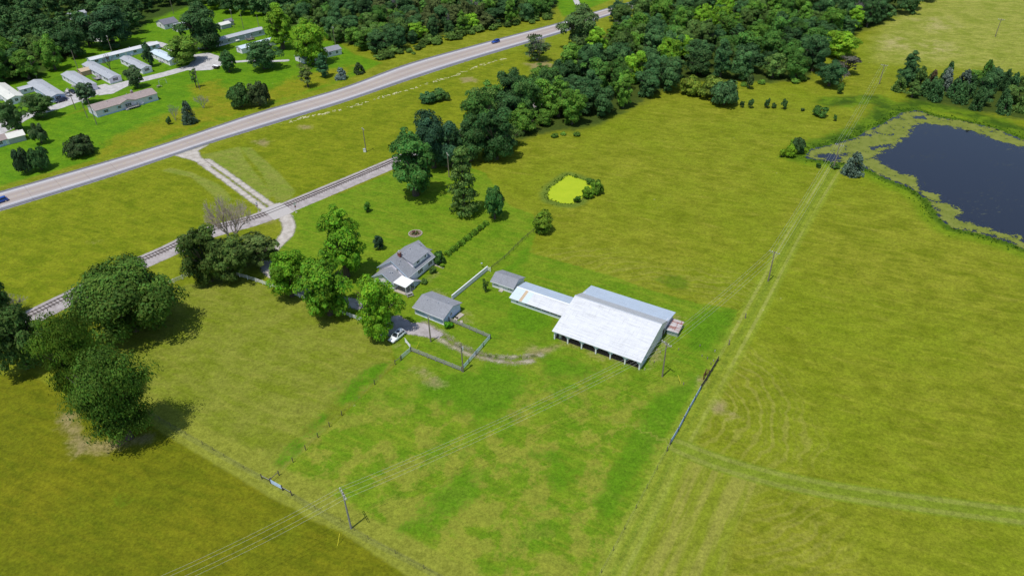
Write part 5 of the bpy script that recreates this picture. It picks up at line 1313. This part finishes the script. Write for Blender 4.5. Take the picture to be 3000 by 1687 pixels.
TREES = [
 ('big',(198,520,757,1000),(.046,.088,.012),'very large dark round tree beside the railway, broadest crown of all'),
 ('locust',(112,318,918,1185),(.050,.095,.008),'feathery locust tree overlapping the lower left of the big round tree'),
 ('locust',(190,452,1030,1300),(.044,.088,.010),'feathery locust tree nearest the camera with brown grass at its foot'),
 ('mid',(-75,150,895,1090),(.042,.080,.016),'dark tree at the left picture edge below the railway'),
 ('mid',(-70,32,790,950),(.035,.075,.018),'dark tree cut by the left picture edge above the railway'),
 ('mid',(522,664,662,824),(.050,.085,.015),'dark dense tree left of the bare tree at the crossing'),
 ('mid',(595,738,690,824),(.050,.082,.016),'dark dense tree below the bare tree at the crossing'),
 ('small',(690,815,682,785),(.06,.090,.022),'low olive tree beside the driveway bend'),
 ('tall',(932,1062,605,808),BR,'tall bright green tree on the lawn north of the driveway'),
 ('mid',(778,902,735,870),BR,'bright green tree left of the row along the white fence'),
 ('mid',(868,1030,745,926),(.080,.172,.011),'widest bright green tree over the middle of the white fence'),
 ('mid',(1034,1172,812,982),(.095,.195,.010),'bright green tree beside garage and parked white car'),
 ('tall',(1142,1275,382,570),(.038,.098,.018),'tall green tree standing over the railway where it enters the wood'),
 ('mid',(1200,1330,330,490),(.022,.055,.026),'dark blue green tree behind the tall railway tree'),
 ('tall',(1290,1352,350,492),(.030,.070,.024),'slim dark tree between dark tree and layered pine'),
 ('pine',(1308,1402,424,628),(.060,.105,.022),'tall layered pine on the lawn edge'),
 ('mid',(1325,1425,348,470),(.034,.078,.020),'broad dark tree hiding the railway between layered pine and wood'),
 ('mid',(1352,1452,262,400),(.044,.100,.018),'mid green tree joining the railway trees to the broad wood'),
 ('tall',(1270,1335,372,485),(.030,.070,.022),'dark tree filling the gap behind the slim dark tree'),
 ('small',(1416,1480,545,640),(.035,.095,.020),'small upright dark green tree right of the layered pine'),
 ('small',(1064,1087,592,620),(.05,.13,.015),'tiny sapling alone on the lawn above the bright tall tree'),
 ('small',(1093,1124,690,730),(.022,.05,.025),'small round dark tree near the farmhouse chimney side'),
 ('small',(1560,1622,618,682),(.09,.15,.012),'lone olive bush tree at the end of the thin dark fence'),
 ('mid',(1392,1512,318,465),(.030,.075,.020),'dark tree at the wood edge above the layered pine'),
 ('mid',(58,160,272,345),(.055,.105,.025),'spreading open crowned tree at the park road left end'),
 ('mid',(-15,78,295,388),(.045,.088,.024),'dark tree beside the park road at the left picture edge'),
 ('small',(218,279,243,302),(.045,.078,.035),'small dark tree left of the brown roofed home'),
 ('small',(363,424,193,256),(.050,.085,.032),'small round tree before the short white mobile home'),
 ('tall',(413,452,120,198),(.030,.065,.025),'slim dark tree between two mobile homes'),
 ('mid',(478,587,106,185),(.085,.150,.018),'yellow green leaning tree over the park road end'),
 ('mid',(520,652,15,142),(.028,.062,.018),'large dark tree at the left end of the long grey home'),
 ('mid',(238,392,18,138),(.026,.060,.022),'large dark tree at the wood edge behind the metal roofed home'),
 ('small',(638,692,148,210),(.040,.095,.025),'dense small tree beside the cul de sac'),
 ('mid',(715,820,118,202),(.038,.085,.026),'round tree in front of the pale blue roofed home'),
 ('tall',(773,858,12,140),(.105,.195,.012),'tall yellow green tree left of the white cottage'),
 ('mid',(853,960,58,186),(.105,.200,.012),'bright yellow green tree shading the white cottage'),
 ('thin',(553,583,200,256),(.045,.085,.025),'thin young tree beside the tall lawn pole'),
 ('shrub',(664,738,248,314),(.032,.070,.016),'left of two big round dark bushes above the highway'),
 ('shrub',(716,790,238,310),(.045,.068,.022),'right of two big round dark bushes above the highway'),
 ('shrub',(182,280,396,457),(.030,.052,.016),'lone broad dark bush on the bank above the highway'),
 ('shrub',(26,92,434,507),(.025,.050,.020),'left dark half of the bush pair at the highway bank'),
 ('shrub',(72,146,432,498),(.032,.078,.020),'right greener half of the bush pair at the highway bank'),
 ('shrub',(82,139,362,420),(.042,.072,.025),'dark bush on the lawn near the left edge sheds'),
 ('tall',(925,965,158,224),(.032,.090,.034),'narrow green conifer like tree before the white cottage'),
 ('thin',(872,920,186,254),(.10,.13,.035),'sparse yellow green young tree on the bank below the cottage'),
 ('mid',(1642,1765,22,142),(.052,.090,.026),'large open tree overhanging the highway'),
 ('tall',(1780,1852,2,62),(.024,.060,.022),'dark upright tree beside the far highway'),
 ('shrub',(1990,2062,222,276),(.105,.145,.016),'left olive bush in front of the wood beside the pasture'),
 ('shrub',(2050,2132,226,288),(.095,.135,.018),'middle olive bush in front of the wood beside the pasture'),
 ('shrub',(2082,2170,238,308),(.042,.090,.030),'dark rightmost bush in front of the wood beside the pasture'),
 ('mid',(2406,2522,90,168),(.115,.205,.012),'bright yellow green tree at the right end of the wood'),
 ('mid',(2392,2482,178,252),(.030,.075,.024),'dark rounded tree at the wood corner below the bright one'),
 ('thin',(2448,2525,160,218),(.070,.068,.052),'grey brown thin tree at the wood corner beside the pasture'),
 ('tall',(2640,2698,150,234),(.036,.082,.026),'tallest tree at the left end of the row behind the pond'),
 ('mid',(2880,2942,194,240),(.036,.085,.035),'round topped tree rising from the row behind the pond'),
 ('shrub',(1728,1770,527,568),(.068,.135,.012),'largest leafy bush on the right bank of the duckweed pond'),
 ('shrub',(1704,1740,546,580),(.080,.155,.012),'leafy bush at the lower right bank of the duckweed pond'),
 ('bush',(1716,1742,520,540),(.055,.115,.016),'small bush at the upper right bank of the duckweed pond'),
 ('bush',(1680,1702,574,593),(.055,.125,.014),'small bush at the lower bank of the duckweed pond'),
 ('shrub',(2296,2334,424,460),(.110,.190,.010),'bright yellow green bush at the big pond inlet'),
 ('bush',(2278,2304,436,460),(.115,.190,.012),'low yellow green bush at the left edge of the inlet thicket'),
 ('bush',(2312,2338,410,430),(.095,.165,.012),'small yellow green bush behind the inlet thicket'),
 ('shrub',(2318,2362,404,448),(.036,.072,.022),'dark bush at the big pond inlet'),
 ('bush',(2390,2406,477,492),(.040,.085,.018),'little bush left of the pond pole'),
 ('bush',(2428,2463,475,494),(.045,.095,.016),'low bush at the foot of the pond pole'),
 ('shrub',(1266,1306,735,772),(.036,.090,.016),'round dark bush at the farmhouse right corner'),
 ('bush',(1288,1303,770,783),(.115,.205,.014),'small yellow green bush beside the house path'),
 ('bush',(1254,1281,780,800),(.055,.100,.018),'clipped bush under the farmhouse right windows'),
 ('bush',(1232,1258,814,832),(.055,.105,.018),'clipped bush near the farmhouse cellar entry'),
 ('bush',(1300,1328,938,962),(.060,.185,.010),'round bright bush at the blue garage corner'),
 ('small',(2186,2211,220,259),(.045,.075,.022),'small dark pointed tree in front of the far wood'),
 ('small',(2452,2476,243,274),(.055,.110,.016),'small leafy tree at the pasture corner below the wood'),
 ('bush',(2167,2181,296,315),(.04,.075,.022),'little dark sapling on the pasture, first of the row'),
 ('bush',(2188,2211,291,317),(.04,.085,.022),'little sapling on the pasture beside the olive bushes'),
 ('bush',(2239,2258,288,316),(.035,.075,.022),'dark sapling on the far pasture left of its twin'),
 ('bush',(2260,2276,302,317),(.04,.080,.022),'small sapling on the far pasture right of its twin'),
 ('bush',(2289,2313,291,319),(.04,.085,.022),'round sapling alone on the far pasture'),
 ('bush',(2345,2359,316,326),(.05,.085,.022),'tiny bush alone on the far pasture'),
 ('bush',(2381,2429,312,342),(.05,.115,.020),'broad low bush on the far pasture'),
 ('bush',(2440,2456,336,354),(.05,.105,.020),'tiny bush above the pond inlet'),
 ('shrub',(1228,1280,268,303),(.040,.100,.032),'left low leafy thicket in the field below the highway'),
 ('shrub',(1262,1318,258,294),(.055,.115,.025),'right low leafy thicket in the field below the highway'),
 ('bush',(484,502,342,364),(.035,.075,.022),'tiny dark shrub left of the juniper'),
 ('bush',(857,872,731,744),(.05,.10,.015),'tiny bush on the lawn beside the bright trees'),
 ('thin',(1412,1432,812,860),(.05,.10,.018),'thin leafy plant beside the narrow white gate'),
]
for i, (k, bx, col, lab) in enumerate(TREES):
    loc, R, h = fit(bx)
    shrubby = k in ('shrub','bush')
    plant(k, loc, R, h, col, lab, 'bush' if shrubby else 'tree', None, 'bush' if shrubby else ('pine_tree' if k == 'pine' else 'broadleaf_tree'))
for bx, col, lab in (((525,573,296,360),(.045,.075,.045),'dark juniper on the bank above the highway'),((978,1018,198,231),(.10,.14,.125),'blue grey spruce ball on the bank below the cottage'),((1034,1068,183,215),(.035,.058,.020),'dark round juniper nearest the highway on the bank'),((2473,2541,446,512),(.070,.105,.075),'blue green cedar between pond pole and big pond'),((2716,2752,205,262),(.085,.062,.032),'brown tinged cedar in the row behind the pond'),((2752,2800,200,262),(.085,.11,.085),'pale grey green cedar in the row behind the pond'),((2800,2856,204,260),(.060,.085,.060),'grey green pointed cedar in the row behind the pond')):
    loc, R, h = fit(bx); plant('cedar', loc, R, h, col, lab, 'tree', None, 'cedar_tree')

# bare trees: bark all the way to the twigs
def bare_mesh(seed, h, R, mat, depth=5, thick=1.0):
    rr = random.Random(seed); b = MB()
    def grow(p, d, L, r, lv):
        q = p + d*L*.5 + Vector((rr.uniform(-1,1),rr.uniform(-1,1),rr.uniform(-.3,.6)))*L*.08
        e = p + d*L
        b.tube([p,q,e], [r,r*.85,r*.65], 5 if lv > 1 else 4, False)
        if lv == 0: return
        for k in range(3 if lv > 1 else 4):
            a = rr.uniform(0,6.28); sp = rr.uniform(.35,.8)
            n = d.orthogonal().normalized(); n.rotate(Matrix.Rotation(a,3,d))
            nd = (d + n*sp + Vector((0,0,.12))).normalized()
            grow(p.lerp(e, rr.uniform(.55,1.0)), nd, L*rr.uniform(.6,.82), r*.6, lv-1)
    for k in range(2 if thick > .8 else 4):
        a = k*3.1+rr.uniform(-.4,.4); sp = .28 if thick > .8 else .5
        grow(Vector((0,0,-.1)), Vector((math.cos(a)*sp,math.sin(a)*sp,1)).normalized(), h*.34, .055*h*.55*thick, depth)
    zs = max(v[2] for v in b.v); xs = max(max(abs(v[0]),abs(v[1])) for v in b.v)
    b.v = [(x*R/xs, y*R/xs, z*h/zs) for x,y,z in b.v]
    me = bpy.data.meshes.new('branches'); me.from_pydata(b.v, [], b.f); me.materials.append(M[mat]); return me
plain('grey_twig', (.30,.27,.27), .9, .3, 1.0); plain('brown_twig', (.30,.20,.12), .9, .3, 1.0); plain('dark_twig', (.13,.115,.10), .9, .3, 1.0)
def bare(base, h, R, seed, label, mat='grey_twig', depth=4, thick=1.0, leaves=None):
    o = thing('bare_tree', label, 'tree', P(*base), 0, None)
    link('branches', bare_mesh(seed, h, R, mat, depth, thick), o)
    if leaves:
        c = link('crown', PROTO['thin'][seed % 2][0], o); c.scale = (R/2.4*.95, R/2.4*.95, h/5.0); c.color = (*leaves, 1)
    return o
bare((688,724), 17.5, 7.0, 4, 'tall dead tree with forked trunk standing at the railway crossing', 'dead_bark', 6, .8)
bare(t(0,0,1112,700), 8.0, 3.4, 7, 'leafless dark tree before the long blue white home', 'dark_twig', 5, .9)
bare(t(0,0,2050,1090), 6.0, 3.6, 12, 'grey twiggy leafless bush beside the tall lawn pole', 'grey_twig', 5, .45)
bare(t(0,0,1770,1215), 7.0, 2.6, 15, 'thin pale leafless shrub left of the juniper', 'grey_twig', 4, .45)
bare(t(2,0,250,610), 11.0, 6.5, 21, 'half dead twiggy tree below the far highway', 'grey_twig', 5, .6, (.055,.095,.03))
bare(t(0,2,150,215), 5.0, 4.0, 28, 'bleached dead branches beside the railway at the left edge', 'grey_twig', 5, .6)
bare(t(3,0,920,250), 13.0, 6.5, 31, 'grey dead tree at the far right edge of the wood', 'grey_twig', 5, .7)
bare(t(3,0,1000,190), 12.0, 6.0, 33, 'bleached dead tree just right of another at the wood edge', 'grey_twig', 5, .7)
bare(t(1,0,1780,330), 8.0, 3.5, 36, 'pale dead tree in the roadside wood', 'grey_twig', 5, .5)
bare(t(2,0,1230,430), 10.0, 4.0, 38, 'grey dead tree in the middle of the wood', 'grey_twig', 5, .5)
bare(t(3,0,740,820), 6.0, 3.2, 41, 'grey dead bush at the wood corner by the pasture', 'grey_twig', 5, .45)
for k_, (px_, h_, lb_) in enumerate((((1,0,1400,120),10,'thin grey dead tree in the roadside wood above the verge bushes'),((1,0,1980,300),9,'short grey dead tree near the blue driving car'),((2,0,170,150),9,'grey twiggy tree at the right end of the roadside wood'),((2,0,1050,380),9,'small bare tree in the wood near the overhanging highway tree'),((0,0,1400,100),12,'bare tree among dark crowns behind the mobile homes'))):
    bare(t(*px_), h_, 3.6, 60+k_, lb_, 'grey_twig', 5, .5)
bare(t(1,0,2190,150), 9.0, 4.0, 44, 'grey leafless tree in the upper roadside wood', 'grey_twig', 5, .5)

# woods: every tree one can tell apart is a tree; the depths beyond are one mass
WOODCOL = [(.032,.072,.016),(.026,.060,.018),(.042,.098,.016),(.055,.116,.014),(.030,.070,.022),(.054,.096,.020),(.095,.185,.012),(.036,.080,.024),(.028,.060,.016)]
WOODNAME = ['dark green','blackish green','mid green','fresh green','bluish dark green','olive','yellow green','deep green','dull dark green']
def scatter(poly, dmin, rs, tries=9000, avoid=()):
    pl = A(poly); lo, hi = pl.min(0), pl.max(0); out = []
    cand = rs.uniform(lo, hi, (tries,2)); ok = cand[sd_poly(cand, pl) > .5]
    cell = {}
    for q in ok:
        k = (int(q[0]//dmin), int(q[1]//dmin)); hit = False
        for i in (-1,0,1):
            for j in (-1,0,1):
                for w in cell.get((k[0]+i,k[1]+j), ()):
                    if (w[0]-q[0])**2 + (w[1]-q[1])**2 < dmin*dmin: hit = True
        for (ax, ay, ar) in avoid:
            if (ax-q[0])**2 + (ay-q[1])**2 < ar*ar: hit = True
        if not hit: cell.setdefault(k, []).append(q); out.append(q)
    return out
W_HOME = [(-90,-70),(-90,240),(60,246),(150,216),(222,176),(268,146),(310,118),(420,100),(436,52),(455,35),(530,18),(610,38),(700,62),(760,58),(760,-70)]
W_ROAD = [(740,-70),(765,52),(860,70),(900,118),(985,128),(1010,140),(1080,160),(1110,158),(1200,146),(1290,116),(1400,92),(1500,76),(1605,48),(1625,0),(1630,-70)]
W_BELT = [(1405,440),(1480,440),(1500,418),(1590,400),(1640,372),(1740,372),(1800,345),(1880,312),(1960,272),(1985,240),(2120,232),(2290,240),(2385,228),(2400,160),(2425,132),(2530,92),(2600,62),(2680,34),(2740,-5),(2790,-70),(2060,-70),(1975,32),(1890,58),(1800,84),(1785,128),(1725,172),(1668,222),(1592,252),(1468,310),(1392,345)]
W_POND = [(2612,268),(2665,286),(2760,306),(2880,328),(3000,350),(3150,380),(3250,380),(3150,290),(3000,262),(2900,238),(2780,240),(2690,236),(2640,232)]
keep = []
av = [(*P(*t(0,0,x,y))[:2], r) for x, y, r in ((720,190,14),(1690,240,16),(1820,280,12),(205*3.434,74*3.434,11),(240*3.434,78*3.434,11),(262*3.434,112*3.434,12),(300*3.434,118*3.434,10),(1740,380,16),(2200,250,14),(2300,230,12),(2430,330,10))]
rsW = np.random.RandomState(5)
for wn_, poly, dm_, hr in (('home',W_HOME,8.8,(10.5,16)),('road',W_ROAD,7.4,(6.5,13)),('belt',W_BELT,8.2,(8.5,15.5)),('pond',W_POND,5.6,(5.5,10))):
    for q in scatter(poly, dm_, rsW, 12000, av if wn_ == 'home' else ()):
        keep.append((wn_, q, rsW.uniform(*hr), rsW.uniform(.8,1.15)))
keep.sort(key=lambda k: k[1][0]**2 + k[1][1]**2)
WHERE = {'home': ('in the wood behind the mobile homes','trees of the wood behind the mobile homes'), 'road': ('in the roadside wood beyond the highway','trees of the roadside wood'), 'belt': ('in the broad wood right of the railway','trees of the broad wood'), 'pond': ('in the tree row behind the big pond','trees of the row behind the pond')}
def noise2(x, y, s): return math.sin(x*s*1.3+y*s*.7+1.7)*math.cos(y*s*1.1-x*s*.5+.4)
indiv, mass = keep[:290], keep[290:]
rw_ = random.Random(77)
for wn_, q, h, sc in indiv:
    c = int((noise2(q[0],q[1],.03)*.5+.5)*5 + rw_.uniform(0,4)) % 9
    if wn_ == 'pond' and c == 6: c = 4
    c = 7 if c == 6 and rw_.random() < .55 else c
    col = Vector(WOODCOL[c])*rw_.uniform(.95,1.4)
    if wn_ == 'road' and -75 < q[0] < -5 and q[1] > 385 and rw_.random() < .3: col, nm_ = Vector((.058,.076,.022)), 'olive'
    else: nm_ = WOODNAME[c]
    where, grp = WHERE[wn_]
    if wn_ == 'pond' and rw_.random() < .6: key, R, nme, hh, nm_ = 'cedar', 2.5*sc, 'cedar_tree', h*.95, nm_
    else: key, R, nme, hh = 'wood', (5.9 if wn_ != 'pond' else 3.4)*sc, 'broadleaf_tree', h
    if wn_ == 'road': R *= .85
    u_ = rw_.random()
    if key == 'wood' and u_ < .16: key, R, hh = 'tall', R*.78, hh*1.12
    elif key == 'wood' and u_ < .30: key, R, hh = 'mid', R*rw_.uniform(.75,1.15), hh*.92
    elif key == 'wood' and u_ < .40: R, hh = R*.62, hh*.62
    plant(key, (q[0],q[1],0), R, hh, col, f'{nm_} {"cedar" if nme == "cedar_tree" else "tree"} {where}', 'tree', f'{nm_} {"cedars" if nme == "cedar_tree" else "trees"} {where}', nme, rr=rw_)
# the far depths
def mass_wood(items):
    rs = np.random.RandomState(9); Vs, Ts = [], []
    pts = [crown_points(np.random.RandomState(300+i), 'broad', 5.2, 11.0, 42, 42, .9) for i in range(5)]
    for n_, (wn_, q, h, sc) in enumerate(items):
        C, N, T, zb = pts[n_ % 5]; a = rs.uniform(0,6.28); ca, sa = math.cos(a), math.sin(a)
        s = sc*.98
        C2 = np.stack([(C[:,0]*ca-C[:,1]*sa)*s+q[0], (C[:,0]*sa+C[:,1]*ca)*s+q[1], C[:,2]*h/11.0], 1)
        N2 = np.stack([N[:,0]*ca-N[:,1]*sa, N[:,0]*sa+N[:,1]*ca, N[:,2]], 1)
        V, _ = leaf_quads(C2, N2, .95, rs); Vs.append(V); Ts.append(np.clip(T*rs.uniform(.55,1.25), 0, 1.2))
    V = np.concatenate(Vs); n = len(V)//4
    o = link('far_wood', mesh_np('far_wood', V, np.arange(n*4).reshape(n,4), M['foliage'], {"tint": ('FACE', np.concatenate(Ts))}))
    o.color = (.044,.096,.026,1); tag(o, kind='stuff')
print('wood trees', len(keep), 'individual', len(indiv))
if mass: mass_wood(mass)
# roadside scrub between wood and highway: single bushes
rs2 = random.Random(12)
for k, (x, y, s) in enumerate([(1120,178,2.6),(1148,172,2.2),(1176,165,2.0),(1204,160,1.8),(1228,150,2.2),(1262,140,2.4),(1300,130,2.0),(1330,118,2.2),(1362,108,2.4),(1395,103,2.2),(1430,96,1.8),(1470,90,2.0),(1520,80,2.2),(1560,72,2.2),(1600,62,2.0),(1108,162,2.6),(1270,120,2.6),(1340,100,2.8)]):
    for e in range(3):
      s2 = s*rs2.uniform(.5,1.35)
      plant('shrub', P(x+rs2.uniform(-18,18),y+rs2.uniform(-18,0)), s2*1.2, s2*1.2, Vector((.062,.110,.020))*rs2.uniform(.6,1.4), 'green roadside bush between the wood and the highway', 'bush', 'bushes along the far highway verge', 'bush', rr=rs2)
for k, (x, y, s) in enumerate([(1625,402,1.3),(1650,396,1.0),(1690,398,1.2),(2100,250,1.3),(2180,252,1.4),(2230,246,1.6),(2330,244,1.6),(2350,236,1.8)]):
    plant('shrub', P(x,y), s*1.15, s*1.1, Vector((.075,.145,.018))*rs2.uniform(.7,1.3), 'fresh green bush at the foot of the broad wood', 'bush', 'bushes at the foot of the broad wood', 'bush', rr=rs2)
# clipped hedge row
def hedge():
    a, b = P(1306,752), P(1428,655); L = (b-a).length; rs = np.random.RandomState(3); C, N, T = [], [], []
    d = (b-a)/L; nr = Vector((-d.y,d.x,0)); n = 5200
    s = rs.uniform(0,L,n); th = rs.uniform(0,math.pi,n)
    w = .75 + .25*np.sin(s*1.9) + .18*np.sin(s*4.7+1); hh = 1.25 + .22*np.sin(s*2.3+.5) + .12*np.sin(s*6)
    rad = rs.uniform(.75,1.08,n)
    off, z = np.cos(th)*w*rad, np.abs(np.sin(th))*hh*rad + .06
    C = np.stack([d.x*s+nr.x*off, d.y*s+nr.y*off, z], 1); N = np.stack([nr.x*np.cos(th), nr.y*np.cos(th), np.sin(th)+.2], 1) + rs.normal(0,.4,(n,3)); N /= np.linalg.norm(N,axis=1)[:,None]
    V, Q = leaf_quads(C, N, .28, rs); T = np.clip(.5 + .3*np.sin(s*2.6) + rs.normal(0,.15,n), 0, 1)
    o = thing('hedge', 'long leafy hedge row running away from the farmhouse across the lawn', 'hedge', a)
    c = link('foliage', mesh_np('hedge', V, Q, M['foliage'], {"tint": ('FACE', T)}), o); c.color = (.075,.150,.012,1)
    b2 = MB()
    for k in range(14): q = d*(L*(k+.5)/14); b2.tube([(q.x,q.y,0),(q.x+.05,q.y,.9)], .04, 5)
    b2.build('stems', M['bark'], o)
hedge()
for k, (dx, dy, s, col) in enumerate(((-.5,.3,.75,(.10,.045,.04)),(.5,.4,.6,(.12,.13,.03)),(.1,-.5,.65,(.07,.085,.03)),(.9,-.2,.45,(.13,.12,.05)),(-.8,-.4,.5,(.08,.10,.04)))):
    c = link('plant', PROTO['bush'][k % 2][0], fb); c.location = (dx,dy,.05); c.scale = (s*.7,s*.7,s); c.color = (*col,1)
# reeds round both ponds, taller grass in the wet swale: beyond counting
def reeds():
    rs = np.random.RandomState(21); C = []; Tn = []
    def ring(poly, w0, w1, n, hmin, hmax):
        nn = len(poly)
        L = [np.linalg.norm(poly[(i+1) % nn]-poly[i]) for i in range(nn)]
        idx = rs.choice(nn, n, p=np.array(L)/sum(L)); f = rs.uniform(0,1,n)
        p = poly[idx]*(1-f)[:,None] + poly[(idx+1) % nn]*f[:,None] + rs.normal(0,1,(n,2))*(w1-w0)*.5
        return p, rs.uniform(hmin,hmax,n)
    p1, h1 = ring(SPD, 0, 2.6, 600, .12, .40); p2, h2 = ring(SH, 0, 3.6, 3800, .12, .45)
    p = np.concatenate([p1,p2]); h = np.concatenate([h1,h2]); k = np.maximum(sd_poly(p, SPD), sd_poly(p, SH)) < -.5; p, h = p[k], h[k]; n = len(p)
    a = rs.uniform(0,math.pi,n); dx, dy = np.cos(a)*.3, np.sin(a)*.3; lx, ly = rs.normal(0,.25,n)*h, rs.normal(0,.25,n)*h
    z = np.zeros(n)
    V = np.stack([np.stack([p[:,0]-dx,p[:,1]-dy,z],1), np.stack([p[:,0]+dx,p[:,1]+dy,z],1), np.stack([p[:,0]+dx*.5+lx,p[:,1]+dy*.5+ly,h],1), np.stack([p[:,0]-dx*.5+lx,p[:,1]-dy*.5+ly,h],1)],1).reshape(-1,3)
    o = link('pond_reeds', mesh_np('pond_reeds', V, np.arange(n*4).reshape(n,4), M['foliage'], {"tint": ('FACE', rs.uniform(.1,.9,n))})); o.color = (.05,.10,.008,1); tag(o, kind='stuff')
reeds()

def clippings():
    rs = np.random.RandomState(8); V = []; Fq = []
    ln = smooth_line(A([(850,357),(900,343),(960,331),(1030,313),(1110,288),(1180,268),(1260,243),(1330,222),(1400,195),(1480,172)]), 8)
    for k in range(150):
        i = rs.randint(len(ln)-1); q = ln[i] + (ln[i+1]-ln[i])*rs.uniform() + rs.normal(0,.55,2); a = .45 + rs.normal(0,.5) + (1.57 if rs.uniform() < .3 else 0); L, w = rs.uniform(.25,.9), rs.uniform(.08,.22)
        d = np.array([math.cos(a), math.sin(a)])*L; e = np.array([-math.sin(a), math.cos(a)])*w; b = len(V)
        for sx, sy in ((-1,-1),(1,-1),(1,1),(-1,1)): V.append((*(q + d*sx + e*sy), .05 + .03*sy))
        Fq.append((b,b+1,b+2,b+3))
    plain('straw', (.50,.47,.26), .9, .3, 2)
    tag(link('mown_clippings', mesh_np('mown_clippings', V, Fq, M['straw'])), kind='stuff')
clippings()


# tanks and small clutter on the mobile home lots
def tank(px, ang, lab):
    o = thing('propane_tank', lab, 'tank', P(*px), ang, 'white tanks behind the grey home')
    MB().tube([(-1.1,0,.75),(-.95,0,.75),(.95,0,.75),(1.1,0,.75)], [.18,.42,.42,.18], 12).build('vessel', M['white_vinyl'], o, True)
    for x in (-.6,.6): MB().box(x-.08,x+.08,-.3,.3,0,.36).build('foot', M['galv'], o)
    MB().tube([(0,0,1.15),(0,0,1.32)], .12, 8).build('valve_cover', M['galv'], o)
tank(t(0,0,2425,378), R45, 'white propane tank beside the timber deck of the grey home')
tank(t(0,0,2395,425), R45, 'white propane tank nearer the pale blue roofed home')
for px, lab, a in ((t(0,0,1600,880),'round brown garden table and bench beside the brown roofed home',.4),):
    o = thing('picnic_table', lab, 'table', P(*px), a)
    MB().tube([(0,0,.7),(0,0,.76)], .8, 12).build('tabletop', M['old_wood'], o); MB().tube([(0,0,0),(0,0,.7)], .1, 8).build('leg', M['old_wood'], o)
    for k in range(3): MB().obox((1.15*math.cos(k*2.1),1.15*math.sin(k*2.1),.42), (math.cos(k*2.1+1.57),math.sin(k*2.1+1.57),0), (-math.cos(k*2.1),-math.sin(k*2.1),0), (0,0,1), .5, .15, .04).build('bench', M['old_wood'], o)
